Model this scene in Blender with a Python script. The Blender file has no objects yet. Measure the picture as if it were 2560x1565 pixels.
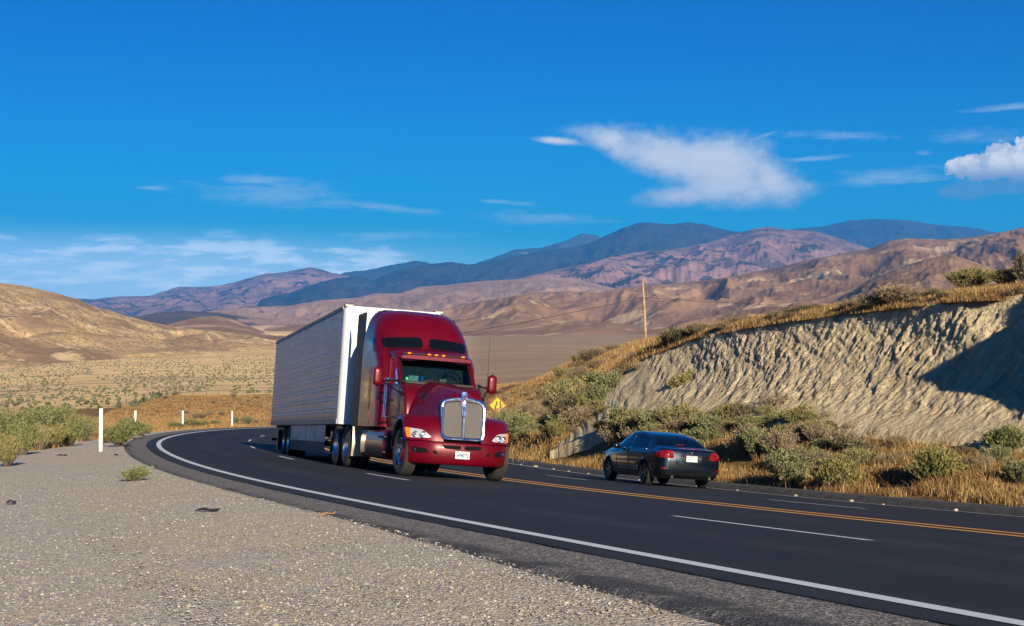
import bpy, bmesh, math, random
import numpy as np
from mathutils import Vector, Matrix
from mathutils.bvhtree import BVHTree

# ------------------------------------------------------------------ camera, world, sun, exposure
SC = bpy.context.scene
COL = SC.collection
F, CX, CY = 3555.0, 1280.0, 782.5          # focal length and centre in photo pixels
cam_d = bpy.data.cameras.new("camera"); cam = bpy.data.objects.new("camera", cam_d); COL.objects.link(cam)
cam_d.lens = F / 2560 * 36; cam_d.sensor_width = 36; cam_d.clip_start = 0.1; cam_d.clip_end = 90000
cam.rotation_euler = (math.pi / 2, 0, 0); cam.location = (0, 0, 0)
SC.camera = cam
SUN_AZ, SUN_EL = 17.0, 20.0                # degrees right of straight behind the camera, elevation
sd = Vector((math.sin(math.radians(SUN_AZ)) * math.cos(math.radians(SUN_EL)),
             -math.cos(math.radians(SUN_AZ)) * math.cos(math.radians(SUN_EL)), math.sin(math.radians(SUN_EL))))
sl = bpy.data.lights.new("sun", 'SUN'); sl.energy = 5.0; sl.angle = math.radians(0.5); sl.color = (1.0, 0.86, 0.66)
so_ = bpy.data.objects.new("sun", sl); COL.objects.link(so_)
so_.rotation_euler = sd.to_track_quat('Z', 'Y').to_euler()
SC.view_settings.view_transform = 'Standard'; SC.view_settings.look = 'None'
SC.view_settings.exposure = 1.12; SC.view_settings.gamma = 1.0
SC.cycles.volume_bounces = 0; SC.cycles.max_bounces = 6; SC.cycles.diffuse_bounces = 2; SC.cycles.glossy_bounces = 3
SC.cycles.transparent_max_bounces = 12; SC.cycles.sample_clamp_indirect = 4.0

# ------------------------------------------------------------------ node helpers
class NT:
    def __init__(s, tree): s.t = tree; s.n = tree.nodes; s.l = tree.links
    def node(s, typ, **kw):
        nd = s.n.new(typ)
        for k, v in kw.items():
            if k.startswith('i_'):
                key = k[2:]
                nd.inputs[int(key) if key.isdigit() else key].default_value = v
            else: setattr(nd, k, v)
        return nd
    def put(s, sock, v):
        if isinstance(v, bpy.types.NodeSocket): s.l.new(v, sock)
        elif isinstance(v, (tuple, list)) and sock.type == 'RGBA': sock.default_value = (*v[:3], 1)
        else: sock.default_value = v
    def math(s, op, a, b=None, c=None, clamp=False):
        nd = s.node('ShaderNodeMath', operation=op, use_clamp=clamp); s.put(nd.inputs[0], a)
        if b is not None: s.put(nd.inputs[1], b)
        if c is not None: s.put(nd.inputs[2], c)
        return nd.outputs[0]
    def mix(s, f, a, b, mode='MIX'):
        nd = s.node('ShaderNodeMix', data_type='RGBA', blend_type=mode)
        s.put(nd.inputs[0], f); s.put(nd.inputs[6], a); s.put(nd.inputs[7], b); return nd.outputs[2]
    def ss(s, v, a, b, lo=0.0, hi=1.0):
        nd = s.node('ShaderNodeMapRange', interpolation_type='SMOOTHSTEP'); s.put(nd.inputs[0], v)
        nd.inputs[1].default_value = a; nd.inputs[2].default_value = b; nd.inputs[3].default_value = lo; nd.inputs[4].default_value = hi
        return nd.outputs[0]
    def noise(s, vec, scale, detail=4, rough=.55, dist=0.0, dim='3D'):
        nd = s.node('ShaderNodeTexNoise', noise_dimensions=dim)
        if vec is not None: s.l.new(vec, nd.inputs['Vector'])
        nd.inputs['Scale'].default_value = scale; nd.inputs['Detail'].default_value = detail
        nd.inputs['Roughness'].default_value = rough; nd.inputs['Distortion'].default_value = dist
        return nd.outputs[0]
    def mapv(s, vec, scale=(1, 1, 1), rot=(0, 0, 0), loc=(0, 0, 0)):
        nd = s.node('ShaderNodeMapping'); s.l.new(vec, nd.inputs[0])
        nd.inputs['Scale'].default_value = scale; nd.inputs['Rotation'].default_value = rot; nd.inputs['Location'].default_value = loc
        return nd.outputs[0]
    def ramp(s, v, stops):
        nd = s.node('ShaderNodeValToRGB'); s.l.new(v, nd.inputs[0]); e = nd.color_ramp.elements
        while len(e) < len(stops): e.new(0.5)
        for el, (p, c) in zip(e, stops): el.position = p; el.color = (*c, 1)
        return nd.outputs[0]

# ------------------------------------------------------------------ sky
W = bpy.data.worlds.new("World"); SC.world = W; W.use_nodes = True
T = NT(W.node_tree); T.n.clear()
sky = T.node('ShaderNodeTexSky', sky_type='NISHITA'); sky.sun_disc = False
sky.sun_elevation = math.radians(SUN_EL); sky.sun_rotation = math.radians(180 - SUN_AZ)
sky.air_density = 1.0; sky.dust_density = 0.3; sky.ozone_density = 3.0
tc = T.node('ShaderNodeTexCoord'); gen = tc.outputs['Generated']
sep = T.node('ShaderNodeSeparateXYZ'); T.l.new(gen, sep.inputs[0])
az = T.math('ARCTAN2', sep.outputs[0], sep.outputs[1])
el = T.math('ARCSINE', sep.outputs[2])
skc = T.mix(1.0, sky.outputs[0], T.mix(T.ss(el, math.radians(-1), math.radians(13)), (.16, .62, .96), (.0, .33, .84)), 'MULTIPLY')
hs = T.node('ShaderNodeHueSaturation', i_Saturation=1.25, i_Value=1.0); T.l.new(skc, hs.inputs['Color'])
skc = hs.outputs[0]
# thin air brightening towards the horizon is kept from the sky model; clouds are placed by direction
nz1 = T.noise(T.mapv(gen, (1, 1, 3.2)), 9.0, 8, .6)
nz2 = T.noise(T.mapv(gen, (1, 1, 1.3), loc=(3, 1, 2)), 26.0, 8, .62)
nz3 = T.noise(T.mapv(gen, (1, 1, 9.0), loc=(.3, 5, 2)), 14.0, 7, .6)
nz5 = T.noise(T.mapv(gen, (1, 1, 1.6), loc=(7, 2, 1)), 75.0, 8, .65)
nz6 = T.noise(gen, 210.0, 5, .6)
nz4 = T.noise(T.mapv(gen, (1, 1, 1.0), loc=(.3, 5, 2)), 60.0, 6, .6)
def aze(u, v): return math.atan2((u - CX) / F, 1), math.atan2((CY - v) / F, math.hypot(1, (u - CX) / F))
def ell(u, v, ru, rv, rot=0.0):
    a0, e0 = aze(u, v); c, s_ = math.cos(math.radians(rot)), math.sin(math.radians(rot))
    da = T.math('SUBTRACT', az, a0); de = T.math('SUBTRACT', el, e0)
    p = T.math('ADD', T.math('MULTIPLY', da, c * F / ru), T.math('MULTIPLY', de, s_ * F / ru))
    q = T.math('ADD', T.math('MULTIPLY', da, -s_ * F / rv), T.math('MULTIPLY', de, c * F / rv))
    d = T.math('SQRT', T.math('ADD', T.math('MULTIPLY', p, p), T.math('MULTIPLY', q, q)))
    return T.math('SUBTRACT', 1.0, d)
def union(es, k=.25):
    r = es[0]
    for e_ in es[1:]: r = T.math('SMOOTH_MAX', r, e_, k)
    return r
def centred(n, a): return T.math('MULTIPLY', T.math('SUBTRACT', n, .5), a)
add = lambda a, b: T.math('ADD', a, b)
# the big anvil cloud
m = union([ell(1400, 352, 80, 12, -4), ell(1520, 345, 120, 36, -8), ell(1640, 385, 170, 62, -16), ell(1790, 410, 170, 85, 0), ell(1830, 465, 190, 62, -4),
           ell(1700, 488, 120, 34, 6), ell(1930, 455, 90, 52, -38)], .3)
m = add(add(add(add(m, centred(nz1, 1.0)), centred(nz2, .8)), centred(nz5, .55)), centred(nz6, .2))
a_main = T.math('MULTIPLY', T.ss(m, -.12, .50), .96)
# crisp cumulus on the far right
m2 = union([ell(2460, 412, 84, 40), ell(2405, 420, 48, 26), ell(2500, 385, 50, 36), ell(2570, 398, 60, 54)], .15)
m2 = add(add(add(m2, centred(nz2, .9)), centred(nz4, 1.2)), centred(nz6, .9))
a_cum = T.ss(m2, .02, .22)
m3 = union([ell(2430, 474, 85, 26), ell(2530, 462, 70, 28), ell(2380, 480, 40, 14)], .2)
m3 = add(add(add(m3, centred(nz2, 1.0)), centred(nz4, .9)), centred(nz6, .8))
a_cumd = T.math('MULTIPLY', T.ss(m3, -.05, .5), .8)
# wisps
m4 = union([ell(2130, 342, 210, 16, -3), ell(2040, 396, 110, 9, 3), ell(1900, 344, 60, 8, 20), ell(2230, 440, 170, 26, 3), ell(2310, 383, 40, 12), ell(2370, 478, 40, 12), ell(2500, 272, 160, 10, 3),
            ell(2440, 340, 170, 22), ell(700, 485, 230, 44, -2), ell(640, 452, 110, 18), ell(1020, 525, 200, 12, -6), ell(1350, 545, 260, 20, -2), ell(1250, 505, 120, 8, -4), ell(380, 470, 40, 6)], .1)
m4 = add(add(m4, centred(nz3, 2.6)), centred(nz5, 1.2))
a_wisp = T.math('MULTIPLY', T.ss(m4, .0, 1.3), .42)
# layered bank low on the left, thinning towards the middle
e_lo = T.ss(el, math.radians(1.6), math.radians(4.3), 1.0, 0.0)
a_lo = T.ss(az, math.radians(-16), math.radians(8), 1.0, .22)
bank = T.math('MULTIPLY', e_lo, a_lo)
streak = T.ss(T.math('ADD', T.noise(T.mapv(gen, (1, 1, 7.0), loc=(.7, 2, 4)), 11.0, 8, .62), centred(nz2, .3)), .47, .62)
a_bank = T.math('MULTIPLY', T.ss(T.math('MULTIPLY', bank, T.math('ADD', .74, T.math('MULTIPLY', streak, .4))), .05, .85), .92)
cloud_col = (8.4, 8.4, 8.6); dark_col = (1.2, 3.0, 5.6)
shade = T.ss(add(nz2, centred(nz1, .6)), .35, .6)
col = T.mix(a_bank, skc, T.mix(T.math('MULTIPLY', streak, .75), (6.2, 9.4, 12.4), (11.0, 12.4, 13.8)))
col = T.mix(a_wisp, col, (6.0, 7.4, 8.6))
col = T.mix(a_cumd, col, dark_col)
col = T.mix(a_main, col, T.mix(T.math('MULTIPLY', T.ss(add(m, centred(nz2, 1.3)), .15, 1.0), .95), (3.9, 5.4, 7.3), (8.0, 8.0, 8.3)))
e_base = T.ss(el, aze(2450, 450)[1], aze(2450, 400)[1])
col = T.mix(a_cum, col, T.mix(T.math('MULTIPLY', e_base, T.ss(add(nz4, centred(nz6, .5)), .36, .56, .45, 1.0)), (2.4, 3.6, 5.6), (9.2, 9.0, 9.0)))
bg = T.node('ShaderNodeBackground'); T.l.new(col, bg.inputs[0]); bg.inputs[1].default_value = 0.05
wo = T.node('ShaderNodeOutputWorld'); T.l.new(bg.outputs[0], wo.inputs[0])

# ------------------------------------------------------------------ materials
def material(name, build):
    m = bpy.data.materials.new(name); m.use_nodes = True
    t = NT(m.node_tree); bs = m.node_tree.nodes['Principled BSDF']; build(t, bs); return m
def objc(t): return t.node('ShaderNodeTexCoord').outputs['Object']
def wpos(t): return t.node('ShaderNodeNewGeometry').outputs['Position']
def bump(t, bs, h, strength=.5, dist=.02):
    b = t.node('ShaderNodeBump'); b.inputs['Strength'].default_value = strength; b.inputs['Distance'].default_value = dist
    t.l.new(h, b.inputs['Height']); t.l.new(b.outputs[0], bs.inputs['Normal']); return b
def simple(name, c, rough=.5, metal=0., coat=0., var=.12, nscale=6., bmp=0., bscale=60., spec=.5, c2=None):
    def b(t, bs):
        n = t.noise(objc(t), nscale, 5, .6)
        c_ = c2 or tuple(x * (1 - 2.2 * var) for x in c)
        t.put(bs.inputs['Base Color'], t.mix(t.ss(n, .3, .7), c_, c))
        bs.inputs['Metallic'].default_value = metal
        t.put(bs.inputs['Roughness'], t.ss(t.noise(objc(t), nscale * 1.7, 4), .3, .7, max(0, rough - .06), min(1, rough + .06)))
        bs.inputs['Coat Weight'].default_value = coat; bs.inputs['Coat Roughness'].default_value = .04
        bs.inputs['Specular IOR Level'].default_value = spec
        if bmp: bump(t, bs, t.noise(objc(t), bscale, 4), bmp, .01)
    return material(name, b)

# ------------------------------------------------------------------ mesh helpers
def link_mesh(name, V, Fc, mat, parent=None, smooth=True, **props):
    me = bpy.data.meshes.new(name)
    if isinstance(Fc, np.ndarray):
        V = np.asarray(V, dtype=np.float32); n, k = Fc.shape
        me.vertices.add(len(V)); me.vertices.foreach_set('co', V.ravel())
        me.loops.add(n * k); me.loops.foreach_set('vertex_index', Fc.astype(np.int32).ravel())
        me.polygons.add(n); me.polygons.foreach_set('loop_start', np.arange(0, n * k, k, dtype=np.int32))
        try: me.polygons.foreach_set('loop_total', np.full(n, k, dtype=np.int32))
        except Exception: pass
        me.polygons.foreach_set('use_smooth', np.full(n, smooth)); me.update(calc_edges=True); me.validate()
    else:
        me.from_pydata([tuple(map(float, v)) for v in V], [], Fc)
        for p_ in me.polygons: p_.use_smooth = smooth
        me.update()
    if mat is not None:
        for mm in (mat if isinstance(mat, (list, tuple)) else [mat]): me.materials.append(mm)
    o = bpy.data.objects.new(name, me); COL.objects.link(o)
    if parent is not None: o.parent = parent
    for k_, v_ in props.items(): o[k_] = v_
    return o
def tag(o, label=None, category=None, group=None, kind=None):
    if label: o['label'] = label
    if category: o['category'] = category
    if group: o['group'] = group
    if kind: o['kind'] = kind
    return o
def empty(name, mtx=None, **kw):
    o = bpy.data.objects.new(name, None); COL.objects.link(o); o.empty_display_size = .2
    if mtx is not None: o.matrix_world = mtx
    return tag(o, **kw)
def add_attr(o, name, arr):
    a = o.data.color_attributes.new(name=name, type='FLOAT_COLOR', domain='POINT')
    c = np.ones((len(o.data.vertices), 4), dtype=np.float32); c[:, :arr.shape[1]] = arr; a.data.foreach_set('color', c.ravel())
class MB:
    """collects shapes in local coordinates, then links them as one mesh"""
    def __init__(s): s.v = []; s.f = []
    def raw(s, V, Fc):
        b = len(s.v); s.v += [tuple(map(float, q)) for q in V]; s.f += [tuple(i + b for i in q) for q in Fc]; return s
    def grid(s, P, cu=False, cv=False, flip=False):
        P = np.asarray(P, float); m, n = P.shape[:2]; fs = []
        for i in range(m if cu else m - 1):
            for j in range(n if cv else n - 1):
                q = (i * n + j, ((i + 1) % m) * n + j, ((i + 1) % m) * n + (j + 1) % n, i * n + (j + 1) % n)
                fs.append(q[::-1] if flip else q)
        return s.raw(P.reshape(-1, 3), fs)
    def box(s, c, d, rot=None, taper=1.0):
        x, y, z = [a / 2 for a in d]; V = []
        for k in (-1, 1):
            t_ = taper if k > 0 else 1
            V += [(-x * t_, -y * t_, k * z), (x * t_, -y * t_, k * z), (x * t_, y * t_, k * z), (-x * t_, y * t_, k * z)]
        if rot is not None: V = [tuple(rot @ Vector(q)) for q in V]
        V = [(q[0] + c[0], q[1] + c[1], q[2] + c[2]) for q in V]
        return s.raw(V, [(0, 3, 2, 1), (4, 5, 6, 7), (0, 1, 5, 4), (1, 2, 6, 5), (2, 3, 7, 6), (3, 0, 4, 7)])
    def cyl(s, a, b, r0, r1=None, n=12, cap=True):
        a = Vector(a); b = Vector(b); r1 = r0 if r1 is None else r1
        d = (b - a).normalized(); u = d.orthogonal().normalized(); w = d.cross(u)
        V = []
        for p_, r in ((a, r0), (b, r1)):
            for i in range(n):
                t_ = 2 * math.pi * i / n; V.append(tuple(p_ + (u * math.cos(t_) + w * math.sin(t_)) * r))
        fs = [(i, (i + 1) % n, n + (i + 1) % n, n + i) for i in range(n)]
        if cap: fs += [tuple(range(n - 1, -1, -1)), tuple(range(n, 2 * n))]
        return s.raw(V, fs)
    def tube(s, pts, r, n=8):
        pts = [Vector(q) for q in pts]; rings = []; u = None
        for i, q in enumerate(pts):
            d = (pts[min(i + 1, len(pts) - 1)] - pts[max(i - 1, 0)]).normalized()
            u = d.orthogonal().normalized() if u is None else (u - d * u.dot(d)).normalized()
            w = d.cross(u); rr = r[i] if isinstance(r, (list, tuple)) else r
            rings.append([tuple(q + (u * math.cos(2 * math.pi * k / n) + w * math.sin(2 * math.pi * k / n)) * rr) for k in range(n)])
        b = len(s.v); s.grid(rings, cv=True)
        s.f.append(tuple(b + k for k in range(n - 1, -1, -1))); e = b + (len(pts) - 1) * n; s.f.append(tuple(e + k for k in range(n))); return s
    def revolve(s, prof, n=40, c=(0, 0, 0), axis='y', closed=False):
        """prof = [(axial, radial)]"""
        R = []
        for k in range(n):
            t_ = 2 * math.pi * k / n; row = []
            for a, r in prof:
                if axis == 'y': row.append((c[0] + r * math.cos(t_), c[1] + a, c[2] + r * math.sin(t_)))
                else: row.append((c[0] + a, c[1] + r * math.cos(t_), c[2] + r * math.sin(t_)))
            R.append(row)
        return s.grid(R, cu=True, cv=closed)
    def build(s, name, mat, parent=None, smooth=False, bevel=0., sub=0, angle=40, **props):
        o = link_mesh(name, s.v, s.f, mat, parent, smooth, **props)
        bm = bmesh.new(); bm.from_mesh(o.data); bmesh.ops.recalc_face_normals(bm, faces=bm.faces); bm.to_mesh(o.data); bm.free()
        if bevel:
            m_ = o.modifiers.new('b', 'BEVEL'); m_.width = bevel; m_.segments = 2; m_.limit_method = 'ANGLE'; m_.angle_limit = math.radians(angle); m_.harden_normals = False
            for p_ in o.data.polygons: p_.use_smooth = True
            if hasattr(o.data, 'set_sharp_from_angle'): o.data.set_sharp_from_angle(angle=math.radians(angle))
        elif smooth and hasattr(o.data, 'set_sharp_from_angle'): o.data.set_sharp_from_angle(angle=math.radians(angle))
        if sub: m_ = o.modifiers.new('s', 'SUBSURF'); m_.levels = sub; m_.render_levels = sub
        return o

# numpy noise -------------------------------------------------------
_rng = np.random.RandomState(7); _PT = _rng.permutation(256); _PT = np.concatenate([_PT, _PT]); _GR = _rng.randn(256, 3); _GR /= np.linalg.norm(_GR, axis=1)[:, None]
def pnoise(x, y, z=0.):
    x, y, z = np.broadcast_arrays(np.asarray(x, float), np.asarray(y, float), np.asarray(z, float))
    xi, yi, zi = np.floor(x).astype(int), np.floor(y).astype(int), np.floor(z).astype(int)
    xf, yf, zf = x - xi, y - yi, z - zi
    u, v, w = [t * t * t * (t * (t * 6 - 15) + 10) for t in (xf, yf, zf)]
    xi &= 255; yi &= 255; zi &= 255
    def g(a, b, c):
        h = _PT[_PT[_PT[(xi + a) & 255] + ((yi + b) & 255)] + ((zi + c) & 255)]; G = _GR[h]
        return G[..., 0] * (xf - a) + G[..., 1] * (yf - b) + G[..., 2] * (zf - c)
    L = lambda a, b, t: a + (b - a) * t
    return L(L(L(g(0, 0, 0), g(1, 0, 0), u), L(g(0, 1, 0), g(1, 1, 0), u), v), L(L(g(0, 0, 1), g(1, 0, 1), u), L(g(0, 1, 1), g(1, 1, 1), u), v), w) * 1.6
def fbm(x, y, z=0., o=5, ridged=False, gain=.5):
    r = 0; a = 1.; t = 0
    for i in range(o):
        n = pnoise(x * 2 ** i, y * 2 ** i, z * 2 ** i + 17.3 * i)
        r = r + a * ((1 - 2 * abs(n)) if ridged else n); t += a; a *= gain
    return r / t
def sstep(x, a, b): t = np.clip((x - a) / (b - a), 0, 1); return t * t * (3 - 2 * t)

# ------------------------------------------------------------------ the road's course (edge line of the outer side)
DS = .5; S = np.arange(-60, 230, DS)
KV = [.0, .00293, -.00495, -.00251, -.00357, -.00448, -.00338, -.00066, .0, -.004, -.008]; KS = [-60, -15, 10, 25, 40, 55, 70, 85, 110, 150, 230.]
GV = [-.03, -.07567, -.07118, -.06876, -.077, -.076]; GS = [-60, -15, 20, 60, 100, 230.]
BV = [.088, .08778, .09121, .08343, .085]; BS = [-60, -15, 30, 70, 230.]
i0 = int(np.searchsorted(S, 0))
th = np.cumsum(np.interp(S, KS, KV)) * DS; th += 1.94519 - th[i0]
RX = np.cumsum(np.cos(th)) * DS; RY = np.cumsum(np.sin(th)) * DS; RZ = np.cumsum(np.interp(S, GS, GV)) * DS
RX += -.52854 - RX[i0]; RY += 12 - RY[i0]; RZ += -1.73853 - RZ[i0]; RB = np.interp(S, BS, BV)
O1, O2, O3, O4 = 3.508, 7.162, 10.975, 14.213
def road_so(x, y):
    x = np.atleast_1d(np.asarray(x, float)); y = np.atleast_1d(np.asarray(y, float)); s = np.empty(len(x)); o = np.empty(len(x))
    for k in range(0, len(x), 20000):
        a, b = x[k:k + 20000], y[k:k + 20000]
        i = np.argmin((a[:, None] - RX) ** 2 + (b[:, None] - RY) ** 2, axis=1)
        t = (a - RX[i]) * np.cos(th[i]) + (b - RY[i]) * np.sin(th[i])
        s[k:k + 20000] = S[i] + t; o[k:k + 20000] = (a - RX[i]) * np.sin(th[i]) - (b - RY[i]) * np.cos(th[i])
    return s, o
def zgravel(s, o):
    return np.interp(s, S, RZ) + .082 - .04 * (-o - 1.05)
def zroad(s, o):
    z = np.interp(s, S, RZ) - np.interp(s, S, RB) * o
    return np.where(o < -1.05, zgravel(s, o), z)
def rp(s, o, dz=0.):
    t = np.interp(s, S, th); return np.stack([np.interp(s, S, RX) + np.sin(t) * o, np.interp(s, S, RY) - np.cos(t) * o, zroad(np.asarray(s, float), np.asarray(o, float)) + dz], -1)
def pix(u, v, D): return np.array([(u - CX) / F * D, D, (CY - v) / F * D])

# ------------------------------------------------------------------ terrain height
CP = """0:40,1110;60,1100;100,1085;200,1063;350,1036;600,998;1000,953;1500,922;2500,890
200:60,1090;80,1083;120,1073;200,1052;350,1028;600,992;1000,945;1500,908;2500,872
240:200,1052;230,1050;280,1052
300:230,1026;270,1020;300,1026;350,1024
390:200,1036;250,1008;300,991;350,1000;420,1004;600,985;1000,942;1500,905;2500,865
450:150,1052;200,1030;250,1006;310,989;340,990;420,1000
550:155,1052;200,1028;250,1006;300,992;335,987;420,998;600,975;1000,940;1500,900;2500,862
670:155,1054;200,1035;250,1012;300,995;360,985;420,992;700,965;1000,935;1500,897;2500,858
900:180,1040;250,1008;300,990;370,972;430,984;700,950;1000,925;1500,890;2500,850
1250:80,1102;100,1066;130,1036;180,1000;240,975;300,963;355,962;430,972;600,945;800,915;1200,880;2000,850;2800,838
1330:75,1085;100,1035;130,1002;180,960;240,953;300,957;357,957;450,968;600,942;1200,880;2000,848;2800,836
1400:56,1122;65,1085;80,1048;100,1010;130,970;180,925;200,922;240,940;350,958;450,960;700,920;2000,846
1460:58,1105;70,1055;85,1020;100,985;130,942;165,897;190,889;230,910;350,950;450,957
1500:72,975;85,955;100,940;130,905;165,876;190,874;230,900;350,945
1560:75,925;100,905;140,880;180,864;200,866;240,885;300,920;450,950;1500,868;2800,830
1613:75,895;100,880;150,862;195,849;215,854;300,900;450,940
1700:72,842;90,842;120,845;180,846;220,858;350,910
1800:66,818;80,822;120,842;200,880;450,935;1500,865;2800,828
2000:61,782;75,790;95,815;150,860;300,900
2200:57,750;68,750;85,775;150,850;450,920;1500,860;2800,825
2400:52,725;62,725;80,755;150,840
2560:49,712;60,712;80,750;150,830;450,920;1500,858;2800,825
2800:47,708;60,710;80,750;150,820;450,910;2500,830"""
ctl = []
for ln in CP.splitlines():
    u, rest = ln.split(':'); u = float(u)
    for q in rest.split(';'):
        D, v = map(float, q.split(',')); P_ = pix(u, v, D); ctl.append((P_[0], P_[1], P_[2]))
for s_ in list(range(-6, 40, 7)) + list(range(40, 150, 10)):
    for o_ in ((-12, -7, -1.2, 15.3) if s_ < 24 else (-1.2, 15.3)):
        q = rp(s_, o_); 
        if q[1] > 4: ctl.append(tuple(q if o_ < 10 else q + np.array([0, 0, .1])))
ctl = np.array(ctl)
ca = np.arctan2(ctl[:, 0], ctl[:, 1]); cr = np.log(np.hypot(ctl[:, 0], ctl[:, 1])); cw = ctl[:, 2] / np.hypot(ctl[:, 0], ctl[:, 1])
KA = 1 / .11
def _k(r2): return .5 * r2 * np.log(r2 + 1e-12)
_A = np.stack([ca * KA, cr], -1); _n = len(_A)
_M = np.zeros((_n + 3, _n + 3)); _d = ((_A[:, None] - _A[None]) ** 2).sum(-1)
_M[:_n, :_n] = _k(_d) + np.eye(_n) * .003; _M[:_n, _n] = 1; _M[:_n, _n + 1:] = _A; _M[_n, :_n] = 1; _M[_n + 1:, :_n] = _A.T
_w = np.linalg.solve(_M, np.concatenate([cw, np.zeros(3)]))
def tps(x, y):
    a = np.clip(np.arctan2(x, y), -.40, .42); r = np.clip(np.log(np.hypot(x, y) + 1e-6), math.log(7.), math.log(3200.))
    o = np.empty(len(x)); Q = np.stack([a * KA, r], -1)
    for k in range(0, len(x), 8000):
        q = Q[k:k + 8000]; d = ((q[:, None] - _A[None]) ** 2).sum(-1); o[k:k + 8000] = _k(d) @ _w[:_n] + _w[_n] + q @ _w[_n + 1:]
    return o * np.hypot(x, y)
# the cut bank's foot and top, as world polylines (nearest end first; the first points lie right of the frame)
def poly(rows): return np.array([pix(*r) for r in rows])
CUT_B = np.vstack([[[24.5, 10, -2.3], [19.6, 19, -2.6], [15.4, 26, -2.9], [13.9, 30.5, -3.1], [14.2, 33.5, -3.3]],
                   poly([(2560, 1118, 36.5), (2400, 1102, 38.5), (2200, 1082, 41.5), (2000, 1060, 45), (1860, 1045, 48), (1700, 1050, 52), (1560, 1072, 55), (1450, 1100, 57), (1375, 1128, 59)])])
CUT_T = np.vstack([[[30, 12, 4.5], [24.5, 21, 5.2], [18.6, 27, 4.6], [16.1, 30.8, 2.75], [16.2, 37.5, 1.4]],
                   poly([(2560, 735, 42.2), (2391, 742, 44.3), (2183, 768, 49.0), (1990, 792, 53.5), (1870, 812, 57), (1740, 838, 62), (1610, 890, 66), (1530, 945, 67), (1450, 1060, 64), (1390, 1118, 61)])])
def resample(P, n):
    d = np.concatenate([[0], np.cumsum(np.linalg.norm(np.diff(P[:, :2], axis=0), axis=1))]); return np.stack([np.interp(np.linspace(0, d[-1], n), d, P[:, k]) for k in range(3)], -1)
_cb_az = np.arctan2(CUT_B[:, 0], CUT_B[:, 1])[::-1]; _cb_r = np.hypot(CUT_B[:, 0], CUT_B[:, 1])[::-1]
_ct_az = np.arctan2(CUT_T[:, 0], CUT_T[:, 1])[::-1]; _ct_r = np.hypot(CUT_T[:, 0], CUT_T[:, 1])[::-1]; _ct_z = CUT_T[::-1, 2]
_cb_z = CUT_B[::-1, 2]
_q = rp(np.arange(-30, 90, 2.), np.full(60, 15.1)); _q = _q[_q[:, 1] > -6]; _o = np.argsort(np.arctan2(_q[:, 0], _q[:, 1])); _q = _q[_o]
_rd_az = np.arctan2(_q[:, 0], _q[:, 1]); _rd_r = np.hypot(_q[:, 0], _q[:, 1]); _rd_z = _q[:, 2] + .1
def ground_z(x, y, sheet=False):
    """height of the land (road formation included)"""
    x = np.atleast_1d(np.asarray(x, float)); y = np.atleast_1d(np.asarray(y, float))
    s, o = road_so(x, y); r = np.hypot(x, y); a = np.arctan2(x, y)
    zt = tps(x, y)
    zt += .05 * fbm(x * .6, y * .6, o=3) * sstep(r, 15, 40) + .5 * fbm(x * .03, y * .03, 3., o=4) * sstep(r, 150, 500) + 2.2 * fbm(x * .006, y * .006, 3., o=3) * sstep(r, 500, 1500)
    # the bank between dike and cut, the hollow behind the cut face, the crest behind it
    rd = np.interp(a, _rd_az, _rd_r); zd = np.interp(a, _rd_az, _rd_z)
    rb = np.interp(a, _cb_az, _cb_r); zb = np.interp(a, _cb_az, _cb_z); rt = np.interp(a, _ct_az, _ct_r); zc = np.interp(a, _ct_az, _ct_z)
    f = np.clip((r - rd) / np.maximum(rb - rd, .5), 0, 1); t = np.clip((r - rb) / (rt - rb), 0, 1)
    zk = np.where(r < rb, zd + (zb - zd) * (.35 * f + .65 * f * f) + .10 * fbm(x * .5, y * .5, 6., o=3) * np.sin(np.pi * f), zb + (zc - zb) * t - 1.1 * np.sin(np.pi * t))
    zk = np.where(r > rt, zc + .10 * (r - rt) * np.exp(-(r - rt) / 9), zk)
    wk = np.where((a > _cb_az[0]) & (a < 1.35), sstep(a, _cb_az[0], _cb_az[0] + .035), 0) * (1 - sstep(r - rt, 2, 14) * (a < .36))
    zt = zt * (1 - wk) + zk * wk
    z = zroad(s, o)
    z = np.where(o > O4 + .75, zroad(s, np.full_like(o, O4 + .75)) + .12, z)
    lim = np.interp(s, [10, 35, 60], [-14, -2.2, -1.6]); wl = sstep(o, lim - np.interp(s, [10, 60], [10, 4]), lim)
    w = np.where(o < 5, wl, 1 - sstep(o, O4 + .9, O4 + 3.2)); w = np.where((s > 150) & (o > -30), w * (1 - sstep(s, 205, 228)), w)
    behind = sstep(-y, -4, 14)
    zt = zt * (1 - behind) + behind * (-1.15 - .004 * np.clip(r, 0, 3000))
    z = z * w + zt * (1 - w)
    return z

# ------------------------------------------------------------------ ground sheet (polar grid round the viewpoint)
azs = np.concatenate([np.linspace(-180, -26, 60, endpoint=False), np.linspace(-26, 26, 560), np.linspace(26, 180, 61)[1:]]) * math.pi / 180
rs = np.concatenate([[.3, .8], np.geomspace(1.5, 60, 240), np.geomspace(60, 420, 200)[1:], np.geomspace(420, 3200, 130)[1:], [6000, 12000, 20200]])
AZ, RR = np.meshgrid(azs, rs, indexing='ij'); gx = (np.sin(AZ) * RR).ravel(); gy = (np.cos(AZ) * RR).ravel()
gz = ground_z(gx, gy); rr = RR.ravel()
gs, go = road_so(gx, gy)
onroad = (go > -2.5) & (go < O4 + .72) & (gs < 215) & (gs > -58)
gz = gz - np.where(onroad, .06, 0.)
gz = np.where(rr > 3100, -45. - (rr - 3100) * .001, gz)
m_, n_ = AZ.shape; I = np.arange(m_ * n_).reshape(m_, n_)
Q = np.stack([I[:-1, :-1], I[1:, :-1], I[1:, 1:], I[:-1, 1:]], -1).reshape(-1, 4)[:, ::-1]
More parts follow.
